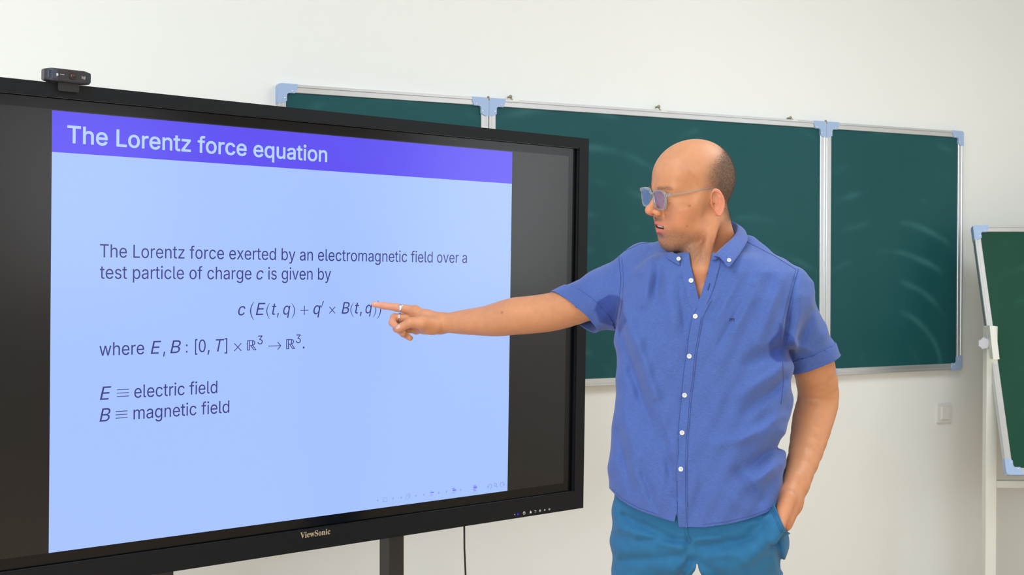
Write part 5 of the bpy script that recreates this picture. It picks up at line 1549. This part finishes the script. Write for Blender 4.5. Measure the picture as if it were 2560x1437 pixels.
bvh = BVHTree.FromPolygons([tuple(v) for v in V1], [tuple(map(int, f)) for f in F1])
def hit(px, py, tree=None):
    o = np.array([0, 0, CAMZ]); d = ray(px, py)
    r = (tree or bvh).ray_cast(Vector(o), Vector(d / np.linalg.norm(d)))
    return (np.array(r[0]), np.array(r[1])) if r[0] is not None else (None, None)
def band(name, field, off, parent=None, tint=None, thick=.0009):
    """strip of the shirt surface where field(V) <= 0, raised by off"""
    V, F = clip(V1, F1, field(V1))
    if len(F) == 0: return None
    return cloth(name, V, F, parent or shirt, off, thick, tint)
# turned-up cuffs
def cuffR(V):
    isR, _ = which_sleeve(V); f = (V - Rc) @ Rn
    return np.where(isR, np.abs(f + .0145) - .0143, .05)
def cuffL(V):
    _, isL = which_sleeve(V); f = (V - Lc) @ Lnn
    return np.where(isL, np.abs(f + .0155) - .0153, .05)
band('cuff', cuffR, .0026, thick=.0022); band('cuff', cuffL, .0026, thick=.0022)
# button placket and its edge stitching, hem stitching, shoulder and sleeve seams
PLK = [(1764, 752), (1750, 792), (1733, 890), (1722, 987), (1715, 1081), (1711, 1172), (1712, 1260), (1714, 1330)]
PLK_L = [(1748, 750), (1741, 770), (1728, 792), (1712, 890), (1701, 987), (1694, 1081), (1691, 1172), (1692, 1330)]
PLK_R = [(1782, 745), (1757, 792), (1741, 890), (1730, 987), (1721, 1081), (1717, 1172), (1719, 1330)]
def xat(path, y): return np.interp(y, [b for a, b in path], [a for a, b in path])
frontm = lambda V: V[:, 1] < ZB
def placket(V):
    s = proj(V)
    l, r = xat(PLK_L, s[:, 1]), xat(PLK_R, s[:, 1])
    f = np.maximum(l - s[:, 0], s[:, 0] - r) * .000875
    f = np.maximum(f, (748 - s[:, 1]) * .000875)
    return np.where(frontm(V), f, .05)
band('placket', placket, .0022, thick=.0014)
def flap_edge(path, w):
    def f(V):
        s = proj(V); d = np.full(len(V), 1e9)
        for a, b in zip(path[:-1], path[1:]): d = np.minimum(d, seg_d(s[:, 0], s[:, 1], a, b)[0])
        return np.where(frontm(V), (d - w) * .000875, .05)
    return f
# facings either side of the open neck
band('neck_facing', lambda V: np.where(frontm(V), poly_sd(*proj(V).T, [(1775, 628), (1802, 640), (1800, 668), (1784, 720), (1757, 792), (1746, 775), (1748, 749), (1757, 722), (1767, 690), (1775, 655)]) * .000875, .05), .0012, thick=.0014)
band('neck_facing', lambda V: np.where(frontm(V), poly_sd(*proj(V).T, [(1722, 640), (1700, 648), (1704, 690), (1722, 760), (1738, 790), (1748, 752), (1741, 722), (1735, 697), (1728, 668)]) * .000875, .05), .0009, thick=.0014)
def stitch(name, path, w=.75, off=.0016, mask=None, color=None):
    """a thread: fine tube following the cloth under the photographed seam line"""
    pts = []
    for a, b in zip(path[:-1], path[1:]):
        n = max(2, int(math.hypot(b[0] - a[0], b[1] - a[1]) / 5))
        for i in range(n + (b == path[-1])):
            px, py = a[0] + (b[0] - a[0]) * i / n, a[1] + (b[1] - a[1]) * i / n
            p, n_ = hit(px, py)
            if p is None: continue
            if n_ @ ray(px, py) > 0: n_ = -n_
            if pts and np.linalg.norm(p - pts[-1][0]) > .05: continue
            pts.append((p, p + n_ * off - base_man))
    if len(pts) < 2: return
    bm = bmesh.new(); add_tube(bm, [q for _, q in pts], (.00034 * w / .75), 5)
    bm_obj('stitching', bm, color or M_seam, shirt, smooth=True)
M_seam = mat('blue_thread', srgb(54, 70, 132), .8)
M_mono = mat('navy_embroidery', srgb(32, 34, 70), .7)
stitch('s', [(a + 3, b) for a, b in PLK_L if b > 760], off=.0032); stitch('s', [(a - 3.5, b) for a, b in PLK_R if b > 760], off=.0032)
stitch('s', [(1801, 660), (1786, 720), (1768, 760)], off=.0030)
stitch('s', [(1547, 640), (1553, 700), (1548, 760), (1541, 798)], w=.9, off=.0008); stitch('s', [(1555, 645), (1560, 700), (1555, 760), (1549, 798)], w=.6, off=.0008)
stitch('s', [(1996, 672), (1978, 740), (1964, 800), (1958, 850)], w=1.0, off=.0008); stitch('s', [(1989, 675), (1971, 740), (1957, 800), (1951, 850)], w=.6, off=.0008)
stitch('s', [(1868, 605), (1935, 640), (1990, 674)], w=.9, off=.0008); stitch('s', [(1552, 632), (1600, 610), (1640, 604)], w=.9, off=.0008)
stitch('s', [(a, b - 7) for a, b in HEMF if 1530 <= a <= 1690], w=.6, off=.0008); stitch('s', [(a, b - 7) for a, b in HEMF if 1700 <= a <= 1940], w=.6, off=.0008)
stitch('s', [(1956, 905), (1958, 960), (1952, 1010)], w=.8, off=.0008)
# collar: fold line around the neck and the outer edge of the leaf, both as pixel + depth
FOLD = [(1784, 640, 2.560), (1794, 629, 2.560), (1812, 612, 2.572), (1832, 594, 2.600), (1843, 577, 2.645), (1843, 562, 2.695), (1826, 552, 2.735), (1795, 548, 2.76), (1755, 549, 2.775), (1715, 562, 2.775),
        (1686, 590, 2.745), (1676, 616, 2.70), (1684, 632, 2.65), (1702, 640, 2.61)]
LEAF = [(1806, 648, 2.535), (1821, 667, 2.520), (1836, 652, 2.535), (1853, 629, 2.565), (1869, 601, 2.615), (1868, 588, 2.69), (1850, 583, 2.75), (1800, 578, 2.79), (1750, 580, 2.80), (1700, 590, 2.80),
        (1668, 612, 2.77), (1662, 636, 2.715), (1678, 652, 2.655), (1699, 664, 2.60)]
STAND = [(1779, 650, 2.556), (1790, 650, 2.556), (1806, 640, 2.565), (1826, 625, 2.59), (1838, 612, 2.635), (1840, 600, 2.69), (1826, 592, 2.73), (1795, 588, 2.755), (1755, 590, 2.765), (1715, 600, 2.765),
         (1690, 620, 2.735), (1684, 640, 2.69), (1694, 655, 2.645), (1712, 662, 2.605)]
def catmull(pts, n):
    pts = np.array(pts); out = []
    for t in np.linspace(0, len(pts) - 1, n):
        i = min(int(t), len(pts) - 2); u = t - i
        p0, p1, p2, p3 = pts[max(i - 1, 0)], pts[i], pts[i + 1], pts[min(i + 2, len(pts) - 1)]
        out.append(.5 * ((2 * p1) + (p2 - p0) * u + (2 * p0 - 5 * p1 + 4 * p2 - p3) * u * u + (3 * p1 - p0 - 3 * p2 + p3) * u ** 3))
    return np.array(out)
def ruled(A, B, bulge, rows=8, sharp=1.0):
    N = len(A); V = []
    cen = (np.mean(A, 0))
    for j in range(rows + 1):
        t = j / rows
        for i in range(N):
            p = A[i] * (1 - t) + B[i] * t
            o = p - cen; o[2] = 0; o /= np.linalg.norm(o) + 1e-9
            V.append(p + o * bulge * math.sin(math.pi * min(t * 1.15, 1)) + np.array([0, 0, .002 * math.sin(math.pi * t)]))
    F = [(j * N + i, j * N + i + 1, (j + 1) * N + i + 1, (j + 1) * N + i) for j in range(rows) for i in range(N - 1)]
    return np.array(V), np.array(F)
fold = None; foldpts = [P(*q) for q in FOLD]; stand = catmull([P(*q) for q in STAND], 90)
def fore(px, py, z, lift):
    p, _ = hit(px, py)
    return P(px, py, min(z, p[1] - lift)) if p is not None and p[1] < ZB + .12 else P(px, py, z)
lf = [fore(*q, .004) if i < 4 or i > 10 else P(*q) for i, q in enumerate(LEAF)]
print('collar', [round(float(v[1]), 3) for v in lf])
foldpts[-1] = P(FOLD[-1][0], FOLD[-1][1], min(FOLD[-1][2], lf[-1][1] + .012)); foldpts[-2] = P(FOLD[-2][0], FOLD[-2][1], min(FOLD[-2][2], lf[-2][1] + .012))
fold = catmull(foldpts, 90)
leaf = catmull(lf, 90)
V, F = ruled(fold, leaf, .004)
co = man_obj('collar', V, F, M_shirt, shirt, tint=np.tile(SHIRT, (len(V), 1)))
md = co.modifiers.new('t', 'SOLIDIFY'); md.thickness = .0016; md.offset = 0
V, F = ruled(fold, stand, -.001, 4)
st_ = man_obj('collar_stand', V, F, M_shirt, shirt, tint=np.tile(SHIRT * .95, (len(V), 1)))
md = st_.modifiers.new('t', 'SOLIDIFY'); md.thickness = .0014; md.offset = 0
colbvh = BVHTree.FromPolygons([tuple(v) for v in ruled(fold, leaf, .004)[0]], [tuple(map(int, f)) for f in F] if False else [tuple(map(int, f)) for f in ruled(fold, leaf, .004)[1]])
# buttons
M_button = mat('mother_of_pearl_button', srgb(214, 216, 214), .25, spec=.6)
M_thread = mat('button_thread', srgb(150, 150, 160), .7)
def button(px, py, r=.0052, lift=.003, tree=None):
    p, n_ = hit(px, py, tree)
    if p is None: return
    if n_ @ ray(px, py) > 0: n_ = -n_
    n_ = n_ * .6 + np.array([0, -1, 0]) * .4
    q = Vector(n_).to_track_quat('Z', 'Y').to_matrix().to_4x4()
    T = Matrix.Translation(Vector(p - base_man) + Vector(n_).normalized() * lift) @ q
    bm = bmesh.new()
    prof = [(0, .0008), (r * .45, .0008), (r * .62, .0013), (r * .9, .0018), (r, .0012), (r, .0002), (r * .9, -.0006), (0, -.0006)]
    rings = [[bm.verts.new((a * math.cos(2 * math.pi * k / 24), a * math.sin(2 * math.pi * k / 24), b)) for k in range(24)] if a > 0 else [bm.verts.new((0, 0, b))] for a, b in prof]
    for A, B in zip(rings[:-1], rings[1:]):
        for k in range(24):
            if len(A) == 1: bm.faces.new((A[0], B[k], B[(k + 1) % 24]))
            elif len(B) == 1: bm.faces.new((A[k], B[0], A[(k + 1) % 24]))
            else: bm.faces.new((A[k], B[k], B[(k + 1) % 24], A[(k + 1) % 24]))
    bmesh.ops.transform(bm, matrix=T, verts=bm.verts)
    b = bm_obj('button', bm, M_button, shirt, smooth=True)
    bm = bmesh.new()
    for sx in (-1, 1):
        for sy in (-1, 1):
            add_cyl(bm, (sx * .0009, sy * .0009, .0008), (sx * .0009, sy * .0009, .0012), .0005, n=8)
    bmesh.ops.transform(bm, matrix=T, verts=bm.verts)
    # thread is part of the button mesh object's children would be a fourth level: keep it in the button
    me2 = bpy.data.meshes.new('t'); bm.to_mesh(me2); bm.free()
    bm = bmesh.new(); bm.from_mesh(b.data); nf = len(bm.faces); bm.from_mesh(me2); bm.faces.ensure_lookup_table()
    for f in bm.faces[nf:]: f.material_index = 1
    bm.to_mesh(b.data); bm.free(); b.data.materials.append(M_thread)
for px, py in ((1728, 702), (1738.5, 791), (1723.5, 890), (1711.5, 987), (1705.5, 1081), (1702.5, 1172)):
    button(px, py)
button(1821.5, 651.5, .0046, .0025, colbvh); button(1697, 648, .0046, .0025, colbvh)
# buttonhole on the open side and the embroidered monogram
stitch('s', [(1775, 709), (1770, 726)], w=2.2, off=.0026)
MONO = [[(1824, 803), (1824, 797), (1829, 797), (1835, 797), (1835, 803)], [(1829.5, 797), (1829.5, 803)], [(1824, 796.5), (1836, 796.5)]]
for pth in MONO: stitch('embroidered_monogram', pth, w=1.3, off=.0006, color=M_mono)
for o in shirt.children:
    if o.data.materials[0] == M_mono: o.name = 'embroidered_monogram'

# ---------------------------------------------------------------- trousers
TR = [(1200, 1545, 1940), (1260, 1540, 1952), (1330, 1536, 1962), (1390, 1535, 1960), (1437, 1536, 1944)]
PCREASE = [((1560, 1290), (1680, 1345), 10, .004), ((1550, 1320), (1700, 1370), 12, -.004), ((1600, 1350), (1720, 1350), 8, .004), ((1560, 1400), (1700, 1390), 12, .003),
           ((1720, 1345), (1722, 1400), 6, .003), ((1730, 1350), (1800, 1345), 10, -.003), ((1750, 1365), (1900, 1345), 12, .0045), ((1780, 1390), (1930, 1375), 12, -.0035),
           ((1870, 1310), (1945, 1290), 12, -.004), ((1740, 1400), (1800, 1437), 12, .004), ((1700, 1437), (1728, 1400), 10, .005), ((1940, 1350), (1955, 1420), 8, .005), ((1900, 1300), (1930, 1360), 9, .003)]
def fn_pants(p):
    d = torso_like(p)
    for leg in LEGS:
        d = smin(d, chain(p, leg[0], leg[1], kk=.02), .025)
    x0, z0 = PX(1741, 2.67), zat(1396, 2.62)
    wedge = np.maximum(np.abs(p[0] - x0 - (2.67 - p[1]) * -.12) - np.clip(.42 * (z0 - p[2]), -.02, .012), p[2] - z0)
    d = smax(d, -wedge, .006)
    near = np.abs(d) < .03
    cr = np.zeros_like(d)
    if near.any():
        q = [c[near] for c in p]
        px, py = G(q); a = np.zeros_like(px)
        for s0, s1, w, dep in PCREASE:
            dd, t = seg_d(px, py, s0, s1); a += 1.45 * dep * np.exp(-(dd / w) ** 2)
        a += .0012 * np.sin(q[2] * 90 + q[0] * 30) * np.sin(q[0] * 50)
        cr[near] = a
    d = d + cr * (p[1] < 2.72)
    # the hand makes the pocket bulge
    return smin(d, handL(p) - .0045, .022)
def torso_like(p):
    zz = [zat(r[0]) for r in TR][::-1]
    cx = np.interp(p[2], zz, [PX((r[1] + r[2]) / 2) for r in TR][::-1]).astype(f32)
    hw = np.interp(p[2], zz, [PX(1280 + (r[2] - r[1]) / 2) for r in TR][::-1]).astype(f32)
    a = np.sqrt(np.maximum(hw ** 2 - (.118 * math.sin(BYAW)) ** 2, .01)) / math.cos(BYAW)
    dx, dy = p[0] - cx, p[1] - ZB
    u = dx * BL_[0] + dy * BL_[1]; v = dx * BF_[0] + dy * BF_[1]
    r = (np.abs(u / a) ** 2.4 + np.abs(v / .120) ** 2.4) ** (1 / 2.4)
    d = (r - 1) * .1
    zc = zat(1400)
    return smax(smax(d, p[2] - zat(1195), .01), (zc - .030) - p[2], .07)
_t0 = _t.time()
QV, QF = surface_nets(fn_pants, np.arange(.02, .74, .004), np.arange(2.40, 2.95, .004), np.concatenate([np.arange(.04, .72, .008), np.arange(.72, 1.03, .0035)]))
QF = tri(orient(QV, QF))
PC = np.array(srgb(44, 108, 153)[:3])
keep = lambda V: np.maximum(.075 - V[:, 2], V[:, 2] - zat(1203))
QV, QF = clip(QV, QF, keep(QV))
# pocket opening: the slanted edge the hand goes into
POCK = [(1936, 1262), (1946, 1285), (1956, 1308), (1966, 1329)]
pk = lambda V: np.where(V[:, 1] < 2.75, -poly_sd(*proj(V).T, [(1930, 1150), (1936, 1262), (1946, 1285), (1956, 1308), (1966, 1327), (1985, 1340), (2100, 1345), (2100, 1150)]) * .00085, -.05)
QV, QF = clip(QV, QF, pk(QV))
tr_ = man_obj('trousers', QV, QF, M_pants, tint=np.tile(PC, (len(QV), 1)))
md = tr_.modifiers.new('t', 'SOLIDIFY'); md.thickness = .0016; md.offset = -1
def pband(name, path, w, off, tint, below=None):
    f0 = flap_edge(path, w)
    f = lambda V: np.where(V[:, 1] < 2.72, f0(V), .05)
    V, F = clip(QV, QF, f(QV))
    if len(F):
        F = largest(V, F)
        V = V + vnormals(V, F) * off
        o = man_obj(name, V, F, M_pants, tr_, tint=np.tile(tint, (len(V), 1)))
        o.modifiers.new('t', 'SOLIDIFY').thickness = .0008
pbvh = BVHTree.FromPolygons([tuple(v) for v in QV], [tuple(map(int, f)) for f in QF])
M_pseam = mat('teal_thread', srgb(34, 82, 112), .8)
for off_ in (1.5, 8, 12):
    pts = []
    for t_ in np.linspace(0, 1, 14):
        px, py = np.interp(t_ * 3, range(4), [a for a, b in POCK]) - off_, np.interp(t_ * 3, range(4), [b for a, b in POCK]) + off_ * .35
        p_, n_ = hit(px, py, pbvh)
        if p_ is None: continue
        if n_ @ ray(px, py) > 0: n_ = -n_
        pts.append(p_ + n_ * .0006 - base_man)
    bm = bmesh.new(); add_tube(bm, pts, .0013 if off_ < 2 else .0004, 8)
    o = bm_obj('pocket_welt' if off_ < 2 else 'stitching', bm, M_pants if off_ < 2 else M_pseam, tr_, smooth=True)
    if off_ < 2: vcol(o.data, 'tint', np.tile(PC, (len(o.data.vertices), 1)))
pband('fly_edge', [(1714, 1312), (1717, 1335), (1724, 1354)], 4, .0012, PC)
print('pants', len(QV), round(_t.time() - _t0, 1)); _t0 = _t.time()
# shoes (out of frame, they carry him)
M_shoe = mat('brown_leather_shoe', srgb(84, 56, 40), .4)
for leg in LEGS:
    a = leg[0][3]
    def fn_shoe(p, a=a):
        h = np.array([a[0], a[1] + .02, .045])
        t = h + BF_ * .19; t[2] = .030
        d = cone(p, h, t, .042, .036, (1, 0, 0), 1.05)
        d = smin(d, cone(p, h, a, .045, .042), .02)
        return smax(d, .004 - p[2], .004)
    lo = a - np.array([.14, .26, 0]); lo[2] = -.004
    V, F = nets(fn_shoe, lo, a + np.array([.1, .12, 0.02]), .006)
    man_obj('shoe', V, tri(orient(V, F)), M_shoe)

# ---------------------------------------------------------------- face details
def hp3(x, y, z): return from_head((x, y, z)) - base_man
M_eye = mat('eye_white', srgb(228, 220, 214), .15)
M_iris = mat('dark_iris', srgb(60, 44, 36), .1)
M_teeth = mat('teeth', srgb(214, 208, 198), .25)
for sx in (1, -1):
    bm = bmesh.new()
    bmesh.ops.create_uvsphere(bm, u_segments=24, v_segments=16, radius=.0123, matrix=Matrix.Translation(Vector(hp3(sx * .0315, .0750, .0105))))
    e = bm_obj('eyeball', bm, M_eye, man, smooth=True)
    bm = bmesh.new()
    g = np.array([sx * .0315 - .001, .0750 + .0082, .0105 - .0045])
    bmesh.ops.create_uvsphere(bm, u_segments=16, v_segments=10, radius=.0042, matrix=Matrix.Translation(Vector(hp3(*g))))
    bm_obj('iris', bm, M_iris, e, smooth=True)
bm = bmesh.new()
for i in range(-3, 4):
    x = i * .0055
    c = hp3(x, .0900 - 28 * x * x * .6, -.0525)
    bmesh.ops.create_uvsphere(bm, u_segments=10, v_segments=8, radius=.0034, matrix=Matrix.Translation(Vector(c)) @ Matrix.Diagonal((1, .8, 1.2, 1)))
bm_obj('teeth', bm, M_teeth, man, smooth=True)
# fingernails: thin plates on the thumb, index and curled fingers
M_nail = mat('fingernail', srgb(222, 168, 150), .3)
abvh = BVHTree.FromPolygons([tuple(v) for v in AV], [tuple(map(int, f)) for f in parts[1][1]])
def nail(px, py, L_, W_, dirv):
    p, n_ = hit(px, py, abvh)
    if p is None: return
    if n_ @ ray(px, py) > 0: n_ = -n_
    d = np.array(dirv, float); d = d - n_ * (d @ n_); d /= np.linalg.norm(d)
    e = np.cross(n_, d)
    bm = bmesh.new(); N = 8; g = []
    for i in range(N + 1):
        row = []
        for j in range(N + 1):
            u, v = -1 + 2 * i / N, -1 + 2 * j / N
            uu = u * math.sqrt(1 - v * v / 2); vv = v * math.sqrt(1 - u * u / 2)
            q = p - base_man + d * uu * L_ + e * vv * W_ + n_ * (.0009 - .0022 * vv * vv - .0008 * uu * uu)
            row.append(bm.verts.new(q))
        g.append(row)
    for i in range(N):
        for j in range(N): bm.faces.new((g[i][j], g[i + 1][j], g[i + 1][j + 1], g[i][j + 1]))
    o = bm_obj('fingernail', bm, M_nail, man, smooth=True)
    o.modifiers.new('t', 'SOLIDIFY').thickness = .0007
nail(995, 817, .0068, .0058, (-1, 0, -.55)); nail(939, 757.5, .0045, .0035, aH)
# cropped hair as short strands on the scalp, stubble on jaw and lip
rng = np.random.default_rng(4)
def strands(name, weight, count, length, r0, color, droop):
    F = parts[0][1]
    w = weight[F].mean(1); a, b, c = HV[F[:, 0]], HV[F[:, 1]], HV[F[:, 2]]
    ar = np.linalg.norm(np.cross(b - a, c - a), axis=1) * w
    pick = rng.choice(len(F), count, p=ar / ar.sum())
    u, v = rng.random(count), rng.random(count); m = u + v > 1; u[m] = 1 - u[m]; v[m] = 1 - v[m]
    p = a[pick] + (b[pick] - a[pick]) * u[:, None] + (c[pick] - a[pick]) * v[:, None]
    n_ = np.cross(b[pick] - a[pick], c[pick] - a[pick]); n_ /= np.linalg.norm(n_, axis=1, keepdims=True)
    d = n_ * .55 + np.asarray(droop) + rng.normal(0, .22, (count, 3)); d /= np.linalg.norm(d, axis=1, keepdims=True)
    e = np.cross(d, rng.normal(0, 1, (count, 3))); e /= np.linalg.norm(e, axis=1, keepdims=True); f = np.cross(d, e)
    ln = length * (.6 + .8 * rng.random(count))[:, None]
    V = np.stack([p + e * r0, p - e * r0 * .5 + f * r0 * .87, p - e * r0 * .5 - f * r0 * .87, p + d * ln], 1).reshape(-1, 3)
    i = np.arange(count)[:, None] * 4
    FF = np.vstack([i + [0, 1, 3], i + [1, 2, 3], i + [2, 0, 3]])
    o = man_obj(name, V, FF, color, smooth=False)
    tag(o, kind='stuff')
M_hair = mat('greying_dark_hair', srgb(78, 66, 58), .6)
M_stub = mat('brown_grey_stubble', srgb(120, 98, 82), .6)
hq = np.stack(to_head(HV.T), 1)
hmask = HAIRM[0]
strands('hair', np.clip(hmask - .25, 0, 1) ** 1.2, 22000, .0030, .00011, M_hair, HU * -.45 - HF * .35)
x, y, z = hq.T
jaw = sstep(-z + (y - .02) * .12, .058, .086) * sstep(y, -.015, .015) * (1 - sstep(-z, .108, .140))
lipm = np.exp(-((np.abs(x) / .024) ** 2 + ((z + .037) / .006) ** 2)) * (y > .06)
strands('stubble', np.clip(jaw + lipm, 0, 1), 9000, .0022, .00009, M_stub, HU * -.5)
br = np.exp(-((z - (.0345 - .25 * np.maximum(np.abs(x) - .04, 0) + .06 * (np.abs(x) - .02))) / .0034) ** 2) * (np.abs(x) > .013) * (np.abs(x) < .050) * (y > .05)
strands('eyebrow_hair', br, 420, .0032, .00010, M_hair, HL * .9 * 0 + HU * -.1)

# ---------------------------------------------------------------- eyeglasses (rest on nose and ear: a thing of their own)
RG = frame(W(from_head((0, .105, .012))), W(HL) * .94, W(HF) * .94, W(HU) * .95)
gl = empty('eyeglasses', RG, 'clear rectangular acetate eyeglasses worn by the man', 'glasses')
M_acet = NT('clear_acetate')
M_acet.set(Base_Color=srgb(222, 228, 226), Roughness=.12, IOR=1.45)
M_acet.b.inputs['Transmission Weight'].default_value = .85
M_acet = M_acet.m
M_lens = NT('lens_glass_coated')
M_lens.set(Base_Color=(.97, .97, 1, 1), Roughness=.0, IOR=1.52)
M_lens.b.inputs['Transmission Weight'].default_value = 1.0
M_lens.b.inputs['Coat Weight'].default_value = .3
M_lens.b.inputs['Coat Tint'].default_value = (.8, .8, 1, 1)
M_lens = M_lens.m
def lens_outline(sx, grow, n=40):
    pts = []
    for i in range(n):
        a = 2 * math.pi * i / n
        c, s = math.cos(a), math.sin(a)
        e = 3.2
        r = (abs(c) ** e + abs(s) ** e) ** (-1 / e)
        X, Z = r * c * .0245, r * s * .0195
        X *= 1 + (Z / .0195) * .13
        X += 0
        X += c * grow / max(abs(c), .7) * (abs(c) > 0); Z += s * grow / max(abs(s), .7)
        pts.append((sx * (.0335 + X), Z - .002))
    return pts
def wrap(x): return -.9 * x * x        # slight face-form curve
fr_bm = bmesh.new()
for sx in (1, -1):
    O_, I_ = lens_outline(sx, .0030), lens_outline(sx, 0)
    n = len(O_)
    for (yy0, yy1) in ((.0, .0038),):
        a0 = [fr_bm.verts.new((x, wrap(x) + yy0, z)) for x, z in O_]; b0_ = [fr_bm.verts.new((x, wrap(x) + yy0, z)) for x, z in I_]
        a1 = [fr_bm.verts.new((x, wrap(x) + yy1, z)) for x, z in O_]; b1 = [fr_bm.verts.new((x, wrap(x) + yy1, z)) for x, z in I_]
        for k in range(n):
            j = (k + 1) % n
            fr_bm.faces.new((a0[k], a0[j], b0_[j], b0_[k])); fr_bm.faces.new((a1[k], b1[k], b1[j], a1[j]))
            fr_bm.faces.new((a0[k], a1[k], a1[j], a0[j])); fr_bm.faces.new((b0_[k], b0_[j], b1[j], b1[k]))
add_tube(fr_bm, [(-.0095, .002, .0085), (-.004, .0035, .0100), (.004, .0035, .0100), (.0095, .002, .0085)], .0026, 8)
for sx in (1, -1):
    add_box(fr_bm, (min(sx * .0615, sx * .0690), wrap(.066) - .004, .0085), (max(sx * .0615, sx * .0690), wrap(.066) + .0036, .0155))
    add_tube(fr_bm, [(sx * .0095, .0, -.002), (sx * .0085, -.005, -.005), (sx * .0090, -.006, -.010)], .0020, 8)
bm_obj('front_frame', fr_bm, M_acet, gl, smooth=False)
for sx in (1, -1):
    bm = bmesh.new()
    add_prism(bm, lens_outline(sx, -.0002), .0012, .0026, 'XZ')
    for v in bm.verts: v.co.y += wrap(v.co.x)
    bm_obj('lens', bm, M_lens, gl, smooth=False)
    bm = bmesh.new()
    y0 = wrap(.066) - .003
    path = [(sx * .0685, y0, .012), (sx * .0730, y0 - .03, .0135), (sx * .0775, y0 - .075, .0175), (sx * .0800, y0 - .098, .0195), (sx * .0765, y0 - .110, .0135), (sx * .0715, y0 - .124, -.004)]
    hs = [.0030, .0022, .0014, .0010, .0012, .0015]
    rg = [[bm.verts.new((x_ + sx * q * .0012, y_, z_ + w_ * h_)) for q, w_ in ((-1, -1), (1, -1), (1, 1), (-1, 1))] for (x_, y_, z_), h_ in zip(path, hs)]
    for A, B in zip(rg[:-1], rg[1:]):
        for k in range(4): bm.faces.new((A[k], A[(k + 1) % 4], B[(k + 1) % 4], B[k]))
    bm.faces.new(rg[0]); bm.faces.new(rg[-1][::-1])
    bm_obj('temple', bm, M_acet, gl)

# ---------------------------------------------------------------- rings
M_silver = mat('polished_silver', srgb(226, 226, 226), .12, metal=1.0)
def ring_obj(c, axis, r, w, name, label, cat, square=False):
    axis = np.array(axis, float) / np.linalg.norm(axis)
    q = Vector(axis).to_track_quat('Z', 'Y').to_matrix().to_4x4()
    T = Matrix.Translation(Vector(W(c))) @ Matrix([list(k_) + [0] for k_ in RCW] + [[0, 0, 0, 1]]) @ q
    bm = bmesh.new(); n = 40
    pr = [(r - .001, -w), (r + .0002, -w), (r + .0008, -w * .6), (r + .0010, 0), (r + .0008, w * .6), (r + .0002, w), (r - .001, w)]
    rg = [[bm.verts.new((a * math.cos(2 * math.pi * k / n), a * math.sin(2 * math.pi * k / n), b)) for a, b in pr] for k in range(n)]
    for k in range(n):
        A, B = rg[k], rg[(k + 1) % n]
        for i in range(7): bm.faces.new((A[i], A[(i + 1) % 7], B[(i + 1) % 7], B[i]))
    o = bm_obj(name, bm, M_silver, smooth=True)
    o.matrix_world = T
    tag(o, label, cat)
L1 = float((tipI - mcpI) @ aH)
ring_obj(hp(.034, 0, .0012), aH, .0108, .0044, 'ring', 'wide silver band on the man\'s straight pointing index finger', 'ring')
ring_obj(hp(.036, -.0220, -.0095), hp(.050, -.0225, -.012) - hp(0, -.0205, -.003), .0112, .0022, 'ring', 'narrow silver ring on the man\'s curled middle finger', 'ring')
